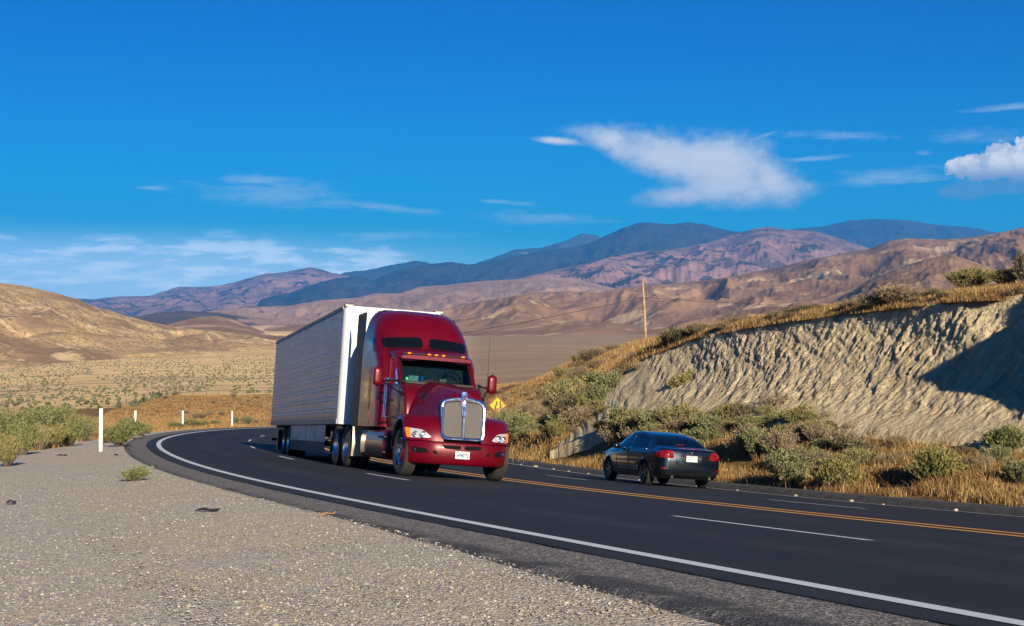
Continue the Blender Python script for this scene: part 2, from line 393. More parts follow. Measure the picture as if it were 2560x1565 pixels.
# zone weights: R gravel, G dry golden grass, B brown bare soil
ga = AZ.ravel()
lim = np.interp(gs, [0, 20, 35, 60, 120], [-14, -8.5, -3.2, -2.6, -2.2])
nzb = fbm(gx * .7, gy * .7, o=3) * 1.0
zg = sstep(go + nzb, lim - .9, lim + .6) * (go < 3) * (1 - sstep(gs, 60, 110)) + (go >= 3) * 0
zg = np.where(gy < 3, sstep(go, -30, -20), zg)
bank = ((go > 5) & (rr < 420)) | ((rr < 400) & (ga > -.31) & (gs > 60))
near_left = (go < 5) & (gs < 140) & (rr < 260)
zy = np.where(bank | near_left, 1., 0.) * (1 - zg)
zy = np.where((rr > 400), 0, zy)
zb = np.where(ga > -.02, 1., 0.) * sstep(rr, 380, 480)
field = sstep(ga, -.06, -.02)
zb = sstep(rr, 380, 480) * sstep(ga, -.055, -.02)
go_ = link_mesh("ground", np.stack([gx, gy, gz], -1), Q, None, kind="structure", label="dry golden ground of verge, slopes and valley plain")
add_attr(go_, "zone", np.stack([zg, zy, zb], -1))

def m_ground(t, bs):
    at = t.node('ShaderNodeAttribute', attribute_name='zone'); sp = t.node('ShaderNodeSeparateColor'); t.l.new(at.outputs['Color'], sp.inputs[0])
    P = wpos(t)
    # gravel: small mixed stones
    vo = t.node('ShaderNodeTexVoronoi', feature='F1'); t.l.new(P, vo.inputs['Vector']); vo.inputs['Scale'].default_value = 42
    vo2 = t.node('ShaderNodeTexVoronoi', feature='F1'); t.l.new(P, vo2.inputs['Vector']); vo2.inputs['Scale'].default_value = 95
    sc = t.node('ShaderNodeSeparateColor'); t.l.new(vo.outputs['Color'], sc.inputs[0])
    sc2 = t.node('ShaderNodeSeparateColor'); t.l.new(vo2.outputs['Color'], sc2.inputs[0])
    st = t.ramp(sc.outputs[0], [(0, (.24, .23, .21)), (.2, (.45, .41, .34)), (.45, (.58, .52, .42)), (.62, (.66, .53, .36)), (.78, (.60, .58, .53)), (.92, (.78, .73, .63)), (1, (.84, .80, .74))])
    st2 = t.ramp(sc2.outputs[1], [(0, (.30, .27, .23)), (.4, (.54, .48, .39)), (.7, (.66, .60, .49)), (1, (.80, .74, .63))])
    g = t.mix(.45, st, st2)
    tan = t.ss(t.noise(P, .35, 4, .6), .42, .62)
    g = t.mix(t.math('MULTIPLY', tan, .4), g, (.66, .54, .36))
    g = t.mix(t.ss(t.noise(P, 1.7, 5, .65), .5, .75, 0, .15), g, (.44, .40, .35))
    # golden grass ground
    ny = t.noise(P, 3.0, 6, .65); ny2 = t.noise(t.mapv(P, (1, 1, 1)), .12, 5, .6)
    y = t.mix(t.ss(ny, .35, .68), (.13, .072, .026), (.34, .195, .06))
    y = t.mix(t.ss(ny2, .45, .65, 0, .6), y, (.36, .21, .06))
    # valley plain: pale gold streaked with brown bare soil
    pn = t.noise(t.mapv(P, (.18, 1, 1), rot=(0, 0, .35)), .045, 7, .66); pn2 = t.noise(t.mapv(P, (.35, 1, 1), rot=(0, 0, -.2)), .012, 6, .6); pn3 = t.noise(t.mapv(P, (.3, 1, 1)), .3, 5, .7)
    pl = t.mix(t.ss(pn, .50, .64), (.80, .56, .25), (.40, .24, .115))
    pl = t.mix(t.ss(pn2, .54, .66, 0, .6), pl, (.27, .165, .095))
    pl = t.mix(t.ss(pn3, .52, .72, 0, .35), pl, (.24, .15, .08))
    # the bare field
    fn = t.noise(t.mapv(P, (.12, 1, 1), rot=(0, 0, .12)), .03, 8, .68)
    fd = t.mix(t.ss(fn, .35, .68), (.29, .195, .11), (.38, .265, .16))
    fd = t.mix(t.ss(t.noise(t.mapv(P, (.06, 1, 1), rot=(0, 0, .1)), .009, 6, .6), .6, .68, 0, .7), fd, (.44, .33, .2))
    c = t.mix(sp.outputs[2], pl, fd); c = t.mix(sp.outputs[1], c, y)
    edge = t.math('ADD', sp.outputs[0], t.math('MULTIPLY', t.math('SUBTRACT', t.noise(P, 5, 4), .5), .5))
    c = t.mix(t.ss(edge, .35, .6), c, g)
    t.put(bs.inputs['Base Color'], c); bs.inputs['Roughness'].default_value = .95; bs.inputs['Specular IOR Level'].default_value = .15
    h = t.math('ADD', t.math('MULTIPLY', vo.outputs['Distance'], -.9), t.math('MULTIPLY', vo2.outputs['Distance'], -.4))
    bump(t, bs, h, 1., .045)
M_GROUND = material("ground_mix", m_ground); go_.data.materials.append(M_GROUND)

# ------------------------------------------------------------------ road, shoulder, paint
def strip(name, o0, o1, s0, s1, mat, dz, ds=1.0, no=2, **kw):
    n = max(2, int((s1 - s0) / ds) + 1); ss_ = np.linspace(s0, s1, n); oo = np.linspace(o0, o1, no)
    Sg, Og = np.meshgrid(ss_, oo, indexing='ij')
    t = np.interp(Sg, S, th); z = np.interp(Sg, S, RZ) - np.interp(Sg, S, RB) * Og + dz
    V = np.stack([np.interp(Sg, S, RX) + np.sin(t) * Og, np.interp(Sg, S, RY) - np.cos(t) * Og, z], -1).reshape(-1, 3)
    J = np.arange(n * no).reshape(n, no); q = np.stack([J[:-1, :-1], J[1:, :-1], J[1:, 1:], J[:-1, 1:]], -1).reshape(-1, 4)[:, ::-1]
    return link_mesh(name, V, q, mat, **kw)
def uvnode(t):  # distance across the road, stored per vertex
    return t.node('ShaderNodeAttribute', attribute_name='across')
def m_asph(t, bs):
    P = wpos(t); n1 = t.noise(P, 55, 4, .75); n2 = t.noise(P, 1.3, 5, .6); n3 = t.noise(P, 220, 2, .6)
    a = uvnode(t).outputs['Fac']
    # polished wheel tracks, 4 lanes: cosine of the position in the lane
    wv = t.math('COSINE', t.math('MULTIPLY', a, 2 * math.pi / 1.8))
    c = t.mix(t.ss(n1, .3, .72), (.007, .0078, .0088), (.024, .0246, .0255))
    c = t.mix(t.ss(n3, .62, .80, 0, .5), c, (.10, .095, .09))
    c = t.mix(t.ss(n2, .35, .7, 0, .35), c, (.026, .028, .034))
    c = t.mix(t.math('MULTIPLY', t.math('MULTIPLY', t.ss(wv, -.2, 1), t.ss(t.noise(P, .25, 4), .35, .6)), .5), c, (.037, .037, .037))
    vc_ = t.node('ShaderNodeTexVoronoi', feature='DISTANCE_TO_EDGE'); t.l.new(t.mapv(P, (1, .45, 1), rot=(0, 0, .3)), vc_.inputs['Vector']); vc_.inputs['Scale'].default_value = .42
    wob = t.math('ADD', vc_.outputs['Distance'], t.math('MULTIPLY', t.math('SUBTRACT', t.noise(P, 3, 5, .7), .5), .05))
    c = t.mix(t.math('MULTIPLY', t.ss(wob, .0, .012, 1, 0), t.ss(t.noise(P, .12, 3), .52, .6, 0, .7)), c, (.006, .006, .007))
    c = t.mix(t.ss(t.noise(t.mapv(P, (1, .25, 1), rot=(0, 0, .3)), .6, 6, .7), .5, .75, 0, .3), c, (.055, .054, .052))
    t.put(bs.inputs['Base Color'], c); bs.inputs['Roughness'].default_value = .75; bs.inputs['Specular IOR Level'].default_value = .22
    bump(t, bs, n1, .5, .006)
M_ASPH = material("asphalt", m_asph)
def m_should(t, bs):
    P = wpos(t); vo = t.node('ShaderNodeTexVoronoi'); t.l.new(P, vo.inputs['Vector']); vo.inputs['Scale'].default_value = 70
    sc = t.node('ShaderNodeSeparateColor'); t.l.new(vo.outputs['Color'], sc.inputs[0]); a = uvnode(t).outputs['Fac']
    g = t.ramp(sc.outputs[0], [(0, (.05, .05, .047)), (.35, (.11, .105, .093)), (.7, (.19, .175, .15)), (.9, (.30, .28, .24)), (1, (.46, .43, .38))])
    n = t.noise(P, 2.2, 5, .7)
    tar = t.math('MULTIPLY', t.ss(a, -.80, -1.0, 0, 1), t.ss(n, .42, .58, .15, .85))
    g = t.mix(tar, g, (.042, .042, .043))
    g = t.mix(t.ss(t.noise(P, .6, 4, .6), .5, .7, 0, .25), g, (.06, .058, .055))
    # ragged seam with the black mat
    e = t.math('ADD', a, t.math('MULTIPLY', t.math('SUBTRACT', t.noise(P, 9, 4, .7), .5), .16))
    c = t.mix(t.ss(e, -.40, -.36), g, t.mix(t.ss(t.noise(P, 55, 4, .75), .3, .72), (.010, .010, .011), (.030, .030, .031)))
    t.put(bs.inputs['Base Color'], c); bs.inputs['Roughness'].default_value = .9; bs.inputs['Specular IOR Level'].default_value = .2
    bump(t, bs, vo.outputs['Distance'], .7, .012)
M_SH = material("rough_shoulder", m_should)
def m_paint(col, wear):
    def f(t, bs):
        P = wpos(t); n = t.noise(P, 30, 5, .75); n2 = t.noise(P, 1.1, 4)
        c = t.mix(t.ss(n, .25, .75), tuple(x * .72 for x in col), col)
        c = t.mix(t.ss(t.math('ADD', n, t.math('MULTIPLY', n2, .25)), wear, wear + .10, 0, .8), c, (.05, .05, .05))
        t.put(bs.inputs['Base Color'], c); bs.inputs['Roughness'].default_value = .6; bump(t, bs, n, .3, .004)
    return f
M_WHITE = material("white_road_paint", m_paint((.72, .73, .73), .80)); M_YEL = material("yellow_road_paint", m_paint((.90, .42, .012), .80))
def across(o, o0, o1, no):
    n = len(o.data.vertices) // no; v = np.tile(np.linspace(o0, o1, no), n)
    a = o.data.attributes.new('across', 'FLOAT', 'POINT'); a.data.foreach_set('value', v.astype(np.float32))
rd = strip("road", -.36, O4 + .55, -58, 214, M_ASPH, 0., ds=.8, no=24, kind="structure", label="dark asphalt highway curving round the bend"); across(rd, -.36, O4 + .55, 24)
# shoulder: outer edge wanders a little
n = 700; ss_ = np.linspace(-58, 214, n); no = 12; oo = np.linspace(0, 1, no)
Sg, Tg = np.meshgrid(ss_, oo, indexing='ij'); out = -1.06 - .22 * sstep(-ss_[:, None], 1, 8) + .07 * fbm(ss_ * .8, ss_ * 0 + 3, o=4)[:, None]
Og = -.30 + (out + .30) * Tg; t_ = np.interp(Sg, S, th)
z_ = np.interp(Sg, S, RZ) - np.interp(Sg, S, RB) * Og - .004 - .03 * sstep(Tg, .93, 1.0) + .006 * fbm(Sg * 3, Og * 3)
V = np.stack([np.interp(Sg, S, RX) + np.sin(t_) * Og, np.interp(Sg, S, RY) - np.cos(t_) * Og, z_], -1).reshape(-1, 3)
J = np.arange(n * no).reshape(n, no); q = np.stack([J[:-1, :-1], J[1:, :-1], J[1:, 1:], J[:-1, 1:]], -1).reshape(-1, 4)[:, ::-1]
sh = link_mesh("shoulder", V, q, M_SH, kind="structure", label="rough grey chip-sealed shoulder outside the white edge line")
a_ = sh.data.attributes.new('across', 'FLOAT', 'POINT'); a_.data.foreach_set('value', Og.ravel().astype(np.float32))
# gravel verge meeting the shoulder
n = 560; ss_ = np.linspace(-58, 120, n); no = 16; Tg = np.linspace(0, 1, no)[None]
Og = -1.0 - .2 * sstep(-ss_[:, None], 0, 7) - 2.1 * Tg ** 1.3; Sg = ss_[:, None] + 0 * Og; t_ = np.interp(Sg, S, th)
z_ = zgravel(Sg, Og) + .012 * fbm(Sg * 1.5, Og * 1.5, 3., o=3) + .008 - .05 * sstep(Tg, .8, 1.) - .05 * (Tg < .03)
V = np.stack([np.interp(Sg, S, RX) + np.sin(t_) * Og, np.interp(Sg, S, RY) - np.cos(t_) * Og, z_], -1).reshape(-1, 3)
J = np.arange(n * no).reshape(n, no); q = np.stack([J[:-1, :-1], J[1:, :-1], J[1:, 1:], J[:-1, 1:]], -1).reshape(-1, 4)
gv = link_mesh("gravel_verge", V, q, M_GROUND, kind="structure", label="pale mixed gravel beside the rough shoulder")
zc_ = np.zeros((len(V), 3)); zc_[:, 0] = 1 - sstep(Sg.ravel(), 60, 110); zc_[:, 1] = 1 - zc_[:, 0]; add_attr(gv, "zone", zc_)
PK = dict(kind="structure")
strip("road_marking_edge_line", -.055, .095, -58, 214, M_WHITE, .004, label="solid white line on the outer edge of the road", **PK)
strip("road_marking_inner_edge_line", O4 - .06, O4 + .06, -58, 214, M_WHITE, .004, label="thin white line beside the asphalt dike", **PK)
strip("road_marking_yellow_line", O2 - .39, O2 - .20, -58, 214, M_YEL, .004, label="nearer stripe of the double yellow centre line", **PK)
strip("road_marking_yellow_line", O2 + .20, O2 + .39, -58, 214, M_YEL, .004, label="farther stripe of the double yellow centre line", **PK)
for o_, s0, nm in ((O1, -1.0325, "outer"), (O3, 10.1586, "inner")):
    k = 0; s_ = s0 - 3 * 14.63
    while s_ < 205:
        if s_ > -50:
            strip("lane_dash", o_ - .05, o_ + .05, s_, s_ + 3.66, M_WHITE, .004, ds=.6, kind="structure", label="white lane dash between the two %s lanes" % nm)
        s_ += 14.63
# asphalt dike along the inner edge
n = 560; ss_ = np.linspace(-58, 214, n); prof = [(.34, -.03), (.42, .03), (.50, .115), (.58, .14), (.78, .135), (.92, .05), (1.05, -.04)]
R = []
for do, dz in prof:
    w_ = .012 * fbm(ss_ * .9, ss_ * 0 + do * 9, o=3) * (dz > 0)
    t_ = np.interp(ss_, S, th); o_ = O4 + do
    z_ = np.interp(ss_, S, RZ) - np.interp(ss_, S, RB) * (O4 + .34) + dz + w_
    R.append(np.stack([np.interp(ss_, S, RX) + np.sin(t_) * o_, np.interp(ss_, S, RY) - np.cos(t_) * o_, z_], -1))
R = np.stack(R, 1); J = np.arange(n * len(prof)).reshape(n, len(prof)); q = np.stack([J[:-1, :-1], J[1:, :-1], J[1:, 1:], J[:-1, 1:]], -1).reshape(-1, 4)[:, ::-1]
link_mesh("kerb", R.reshape(-1, 3), q, simple("old_asphalt", (.075, .07, .062), .9, var=.25, nscale=5, bmp=.6, bscale=40), kind="structure", label="low asphalt dike along the foot of the slope")

# ------------------------------------------------------------------ cut face
nu, nv = 1150, 150
B_, T_ = resample(CUT_B, nu), resample(CUT_T, nu)
# match the two lines by direction from the viewpoint outside-in, simple index pairing
tv = np.linspace(0, 1, nv)
Uc, Vc = np.meshgrid(np.arange(nu), tv, indexing='ij')
G = B_[:, None] * (1 - Vc[..., None]) + T_[:, None] * Vc[..., None]
hgt = (T_[:, 2] - B_[:, 2])[:, None]
dirh = (T_ - B_); dirh[:, 2] = 0; dirh /= np.linalg.norm(dirh, axis=1)[:, None]
tang = np.gradient(B_, axis=0); tang[:, 2] = 0; tang /= np.linalg.norm(tang, axis=1)[:, None]
nrm = np.cross(tang, np.array([0, 0, 1.])); nrm *= np.sign((nrm * -dirh).sum(1))[:, None]        # horizontal, out of the face
arc = np.concatenate([[0], np.cumsum(np.linalg.norm(np.diff(B_[:, :2], axis=0), axis=1))])[:, None]
hz = Vc * hgt; G[..., 2] -= .5 * (1 - sstep(Vc, 0, .06))                                      # height above the foot
# talus apron at the foot, steeper face above
prof_ = 1.0 * np.exp(-Vc / .13) * (1 - Vc) - .55 * np.sin(np.pi * np.clip((Vc - .1) / .9, 0, 1)) * .6
d1 = arc + hz * 1.5; d2 = arc * .6 - hz * 1.0      # strata lean: ribs run up to the near (right) side
rib = fbm(d1 * 2.7 + .6 * fbm(arc * .5, hz * .5, o=2), d2 * .45, 4., o=4, ridged=True, gain=.55)
rib2 = fbm(d1 * 5.2, d2 * 1.4, 9., o=3, ridged=True)
lump = fbm(arc * .16, hz * .3, 2., o=3)
amp = sstep(Vc, .02, .22) * (1 - .6 * sstep(Vc, .93, 1))
endf = sstep(arc[-1] - arc, 0, 9); disp = prof_ * endf + endf * amp * (.17 * rib * np.clip(.55 + 1.6 * fbm(arc * .5, hz * .8, 7., o=3), .1, 1.4) +  .06 * rib2 + .26 * lump + .10 * fbm(arc * 1.7, hz * 2.1, 5., o=5, gain=.6)) + (1 - amp) * .06 * fbm(arc * 2, hz * 4 + 5, o=3)
G = G + nrm[:, None] * disp[..., None]
G[..., 2] += amp * .12 * fbm(d1 * 2.0, d2 * 1.5, 3., o=3)
J = np.arange(nu * nv).reshape(nu, nv); q = np.stack([J[:-1, :-1], J[1:, :-1], J[1:, 1:], J[:-1, 1:]], -1).reshape(-1, 4)
cutf = link_mesh("hillside_cut", G.reshape(-1, 3), q, None, smooth=True, kind="structure", label="pale ribbed cut face of the hillside above the inner lane")
add_attr(cutf, "rib", np.stack([d1.ravel() * .1 % 1000, d2.ravel(), (rib * .5 + .5).ravel()], -1))
CUT_G = G
def m_cut(t, bs):
    P = wpos(t); at = t.node('ShaderNodeAttribute', attribute_name='rib')
    sp = t.node('ShaderNodeSeparateColor'); t.l.new(at.outputs['Color'], sp.inputs[0])
    cb = t.node('ShaderNodeCombineXYZ'); t.l.new(t.math('MULTIPLY', sp.outputs[0], 10), cb.inputs[0]); t.l.new(t.math('MULTIPLY', sp.outputs[1], .16), cb.inputs[1])
    n1 = t.noise(cb.outputs[0], 3.2, 7, .7, .6); n2 = t.noise(P, 1.2, 6, .65); n3 = t.noise(P, 14, 5, .7)
    c = t.mix(t.ss(n1, .33, .66), (.60, .48, .29), (.94, .78, .50))
    c = t.mix(t.ss(n2, .55, .70, 0, .7), c, (.58, .40, .19))
    c = t.mix(t.ss(n3, .58, .78, 0, .5), c, (.42, .37, .31))
    t.put(bs.inputs['Base Color'], c); bs.inputs['Roughness'].default_value = .95; bs.inputs['Specular IOR Level'].default_value = .1
    vv = t.node('ShaderNodeTexVoronoi'); t.l.new(t.mapv(P, (1, 1, .6), rot=(.5, 0, .4)), vv.inputs['Vector']); vv.inputs['Scale'].default_value = 5.5
    bump(t, bs, t.math('ADD', t.math('ADD', t.math('MULTIPLY', n3, 1.2), n1), t.math('MULTIPLY', vv.outputs['Distance'], .8)), 1., .22)
cutf.data.materials.append(material("ribbed_siltstone", m_cut))

# ------------------------------------------------------------------ hills and mountains, each with its own distance and depth
def hill(name, crest, base, Dc, Db, mat, label, amp=.06, nscale=3., pw=1.3, seed=1., nu=420, nv=90, ridge=True, back=.5, ext=(0, 0), fine=.25, shape=.0):
    """crest/base: [(u, v)] in photo pixels; Dc, Db: distance (or list over u) of crest and foot"""
    cu = np.array(crest, float); bu = np.array(base, float); u0, u1 = cu[0, 0], cu[-1, 0]
    u = np.linspace(u0, u1, nu); vc = np.interp(u, cu[:, 0], cu[:, 1]); vb = np.interp(u, bu[:, 0], bu[:, 1])
    # smooth the traced corners slightly
    for _ in range(3): vc[1:-1] = (vc[:-2] + 2 * vc[1:-1] + vc[2:]) / 4
    Dcu = np.interp(u, np.linspace(u0, u1, len(np.atleast_1d(Dc))), np.atleast_1d(Dc)); Dbu = np.interp(u, np.linspace(u0, u1, len(np.atleast_1d(Db))), np.atleast_1d(Db))
    zc = (CY - vc) / F * Dcu; zb = (CY - vb) / F * Dbu
    H_ = np.median(zc - zb)
    t = np.concatenate([[-.25, -.12], np.linspace(0, 1, int(nv * .75)), 1 + np.linspace(0, 1, nv - int(nv * .75) + 1)[1:] * back])
    Ug, Tg = np.meshgrid(u, t, indexing='ij'); D = Dbu[:, None] + (Dcu - Dbu)[:, None] * Tg
    x = (Ug - CX) / F * D; y = D
    sc = nscale / (Dcu - Dbu).mean()
    wx = x + 300 / sc * .0; 
    wr_ = fbm(x * sc * .7, y * sc * .7, seed + 5, o=2)
    n = fbm(x * sc * 1.6 + .5 * wr_, y * sc * .55 + .5 * wr_, seed, o=6, ridged=ridge, gain=.5)
    n2 = fbm(x * sc * 4, y * sc * 2.2, seed + 9, o=5, ridged=True)
    rise = np.where(Tg <= 1, np.clip(Tg, 0, 1) ** pw + 2.2 * np.minimum(Tg, 0), 1 - .9 * (Tg - 1) / back)
    wv = np.sin(np.pi * np.clip(Tg, 0, 1)) ** .7
    z = zb[:, None] + (zc - zb)[:, None] * rise + amp * H_ * wv * ((n - .35) * 2 + fine * (n2 - .3) * 2) + shape * H_ * np.sin(np.pi * np.clip(Tg, 0, 1)) 
    z += amp * H_ * .12 * (n2 - .3) * (Tg > .7)
    # never rise above the traced skyline as seen from the road
    vis = np.where(Tg < 1, (zc / Dcu)[:, None] * D - .015 * H_ * (1 - np.clip(Tg, 0, 1)), 1e9); z = np.minimum(z, vis)
    z += np.minimum(Tg, 0) * 170
    kf = np.linspace(0, 1, nu)[:, None]; z -= (1 - sstep(kf, 0, .05) * (1 - sstep(kf, .95, 1))) * .45 * H_
    J = np.arange(nu * len(t)).reshape(nu, len(t)); q = np.stack([J[:-1, :-1], J[1:, :-1], J[1:, 1:], J[:-1, 1:]], -1).reshape(-1, 4)[:, ::-1]
    o = link_mesh(name, np.stack([x, y, z], -1).reshape(-1, 3), q, mat, kind="structure", label=label)
    return o
def m_hill(name, c_hi, c_lo, c_spot, spot=.6, s1=.004, s2=.03, spot_s=.05, spot_amt=.7, pale=None, stretch=(1, 1, 1)):
    def f(t, bs):
        P = t.mapv(wpos(t), stretch); n1 = t.noise(P, s1, 7, .62); n2 = t.noise(P, s2, 7, .66); n3 = t.noise(P, spot_s, 6, .7); n4 = t.noise(P, s1 * 2.3, 6, .65, 1.2)
        c = t.mix(t.ss(n1, .35, .65), c_lo, c_hi); c = t.mix(t.ss(n2, .38, .66, 0, .5), c, tuple(x * .72 for x in c_lo))
        if pale: c = t.mix(t.ss(n4, .54, .62, 0, .8), c, pale)
        c = t.mix(t.math('MULTIPLY', t.ss(n3, spot, spot + .06), t.ss(n1, .3, .55, .25, spot_amt)), c, c_spot)
        t.put(bs.inputs['Base Color'], c); bs.inputs['Roughness'].default_value = 1.; bs.inputs['Specular IOR Level'].default_value = 0.
        bump(t, bs, n2, .45, .15 / s2)
    return material(name, f)
K = 1.0394
def px(*l): return [(a * K, b * K) for a, b in l]
M_GOLD = m_hill("golden_hill", (.62, .43, .20), (.27, .17, .09), (.11, .085, .045), .53, .005, .035, .20, .9, pale=(.66, .49, .26))
M_BROWN = m_hill("brown_hill", (.34, .21, .125), (.235, .14, .085), (.13, .09, .055), .68, .0016, .007, .06, .4, pale=(.50, .36, .21))
M_PINK = m_hill("pink_foothill", (.42, .27, .18), (.29, .18, .13), (.06, .06, .045), .60, .0012, .006, .012, .8)
M_MTN = m_hill("scrub_mountain", (.40, .225, .18), (.24, .145, .125), (.04, .04, .045), .50, .0007, .003, .0045, .95)
M_DARK = m_hill("cloud_shaded_mountain", (.055, .045, .05), (.028, .028, .032), (.15, .12, .11), .70, .0008, .004, .004, .6)  # cloud shade over these ridges is put into the dark base colour
SMALL = 0
# far right blue mountain
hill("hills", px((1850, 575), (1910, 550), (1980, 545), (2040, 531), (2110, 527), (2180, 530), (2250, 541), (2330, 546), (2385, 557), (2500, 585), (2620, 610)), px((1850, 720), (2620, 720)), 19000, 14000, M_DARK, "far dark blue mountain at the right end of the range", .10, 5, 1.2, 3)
# far left long range
hill("hills", px((60, 745), (150, 717), (220, 720), (290, 713), (360, 712), (430, 690), (480, 691), (520, 688), (560, 680), (640, 658), (690, 654), (745, 643), (775, 648), (800, 657), (860, 668), (960, 680)), px((60, 760), (300, 770), (960, 790)), [17000, 15500], [10500, 9000], M_MTN, "long purple mountain range on the left skyline", .16, 7, 1.25, 11)
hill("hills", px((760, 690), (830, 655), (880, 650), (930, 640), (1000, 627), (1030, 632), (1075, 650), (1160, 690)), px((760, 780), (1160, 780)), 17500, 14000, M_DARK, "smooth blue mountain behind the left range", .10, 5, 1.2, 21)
hill("hills", px((1060, 680), (1150, 632), (1210, 612), (1240, 600), (1300, 597), (1360, 580), (1400, 562), (1440, 567), (1470, 590), (1560, 640)), px((1060, 790), (1560, 790)), 18500, 14500, m_hill("rocky_mountain", (.09, .09, .07), (.04, .05, .04), (.55, .50, .42), .60, .0008, .0035, .0022, .9), "rocky blue peak with pale scree behind the main ridge", .12, 5, 1.2, 31)
# main dark ridge, centre to right
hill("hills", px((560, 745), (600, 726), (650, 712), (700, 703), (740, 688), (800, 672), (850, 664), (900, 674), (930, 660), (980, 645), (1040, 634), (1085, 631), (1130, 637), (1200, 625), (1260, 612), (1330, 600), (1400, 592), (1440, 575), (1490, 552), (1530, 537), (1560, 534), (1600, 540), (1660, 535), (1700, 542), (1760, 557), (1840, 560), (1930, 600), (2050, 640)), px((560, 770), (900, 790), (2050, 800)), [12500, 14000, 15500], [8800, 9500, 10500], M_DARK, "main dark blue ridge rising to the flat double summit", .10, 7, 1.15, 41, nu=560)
# pinkish scrub mountain in front of it
hill("hills", px((1080, 720), (1180, 686), (1260, 668), (1330, 650), (1400, 636), (1480, 615), (1540, 606), (1620, 600), (1700, 585), (1770, 562), (1820, 550), (1850, 546), (1900, 553), (1960, 557), (2020, 575), (2075, 592), (2200, 640), (2350, 700)), px((1080, 770), (2350, 800)), [9500, 11500, 11000], [6000, 6500], M_MTN, "purple scrub covered mountain below the dark ridge", .15, 5, 1.2, 51, nu=620)
# low pale foothills
hill("hills", px((330, 790), (430, 765), (520, 745), (620, 738), (700, 735), (770, 722), (860, 716), (900, 706), (960, 706), (1010, 690), (1080, 685), (1140, 678), (1210, 674), (1300, 668), (1370, 668), (1440, 684), (1500, 700), (1560, 712)), px((330, 810), (1560, 820)), [7500, 8000], [4600, 4800], M_PINK, "pale pink rolling foothills in the middle distance", .17, 6, 1.1, 61, nu=560)
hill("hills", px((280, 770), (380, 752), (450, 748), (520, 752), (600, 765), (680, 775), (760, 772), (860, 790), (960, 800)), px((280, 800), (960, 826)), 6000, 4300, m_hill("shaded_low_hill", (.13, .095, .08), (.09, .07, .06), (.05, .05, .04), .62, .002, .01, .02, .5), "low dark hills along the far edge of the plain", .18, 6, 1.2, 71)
# cone hill left of the trailer
hill("hills", px((330, 800), (380, 788), (430, 773), (475, 763), (520, 760), (560, 768), (600, 784), (640, 800), (700, 806)), px((330, 806), (520, 814), (700, 816)), 3400, 2700, M_BROWN, "small brown cone shaped hill left of the trailer", .13, 4, 1.1, 81, nu=240)
hill("hills", px((600, 806), (650, 786), (720, 780), (800, 778), (860, 784), (960, 800), (1050, 815)), px((600, 816), (1050, 826)), 3900, 3100, M_BROWN, "low brown hill behind the trailer", .15, 4, 1.1, 85, nu=240)
# brown hills on the right
hill("hills", px((900, 800), (980, 770), (1050, 748), (1130, 730), (1200, 718), (1290, 704), (1370, 700), (1440, 705), (1520, 690), (1600, 683), (1680, 678), (1760, 665), (1850, 648), (1950, 625), (2020, 612), (2090, 600), (2140, 580), (2180, 574), (2260, 577), (2330, 572), (2400, 560), (2463, 548), (2600, 530), (2800, 525)), px((900, 812), (1300, 808), (1600, 796), (2100, 800), (2800, 810)), [4600, 5000, 5200, 5200], [2700, 2500, 2200, 1900], M_BROWN, "broad brown rolling hills across the right side", .22, 5, 1.05, 91, nu=760, nv=170, fine=.06)
hill("hills", px((1560, 800), (1650, 772), (1760, 752), (1850, 735), (1960, 720), (2060, 690), (2150, 650), (2230, 622), (2290, 614), (2340, 628), (2400, 650), (2463, 655), (2600, 640), (2800, 640)), px((1560, 808), (2800, 820)), [2600, 3000, 2900], [1600, 1500], M_BROWN, "nearer brown spur behind the cut face", .18, 4, 1.0, 95, nu=420, nv=110, fine=.05)
# big golden hill on the left edge
hill("hills", px((-420, 660), (-200, 668), (-60, 678), (0, 681), (60, 689), (120, 702), (180, 718), (230, 738), (280, 752), (330, 768), (400, 784), (470, 792), (540, 799), (600, 807), (660, 818), (720, 832), (760, 842)), px((-420, 960), (0, 925), (200, 892), (400, 862), (560, 838), (680, 832), (760, 844)), [2300, 2500, 2900], [1250, 1500, 2100], M_GOLD, "large golden hill on the left edge", .17, 4, .95, 101, nu=620, nv=170, fine=.05)

# ------------------------------------------------------------------ air
hb = MB().box((0, 0, (1300 - 92) / 2), (40800, 40800, 1300 + 92))
hm = bpy.data.materials.new("pale_air"); hm.use_nodes = True; ht = NT(hm.node_tree); ht.n.clear()
pv = ht.node('ShaderNodeVolumePrincipled'); pv.inputs['Density'].default_value = 4.8e-5; pv.inputs['Color'].default_value = (.05, .36, .95, 1); pv.inputs['Anisotropy'].default_value = 0.
ho = ht.node('ShaderNodeOutputMaterial'); ht.l.new(pv.outputs[0], ho.inputs['Volume'])
hz_o = hb.build("haze", hm, kind="stuff", label="blue distance haze in the air over the valley")

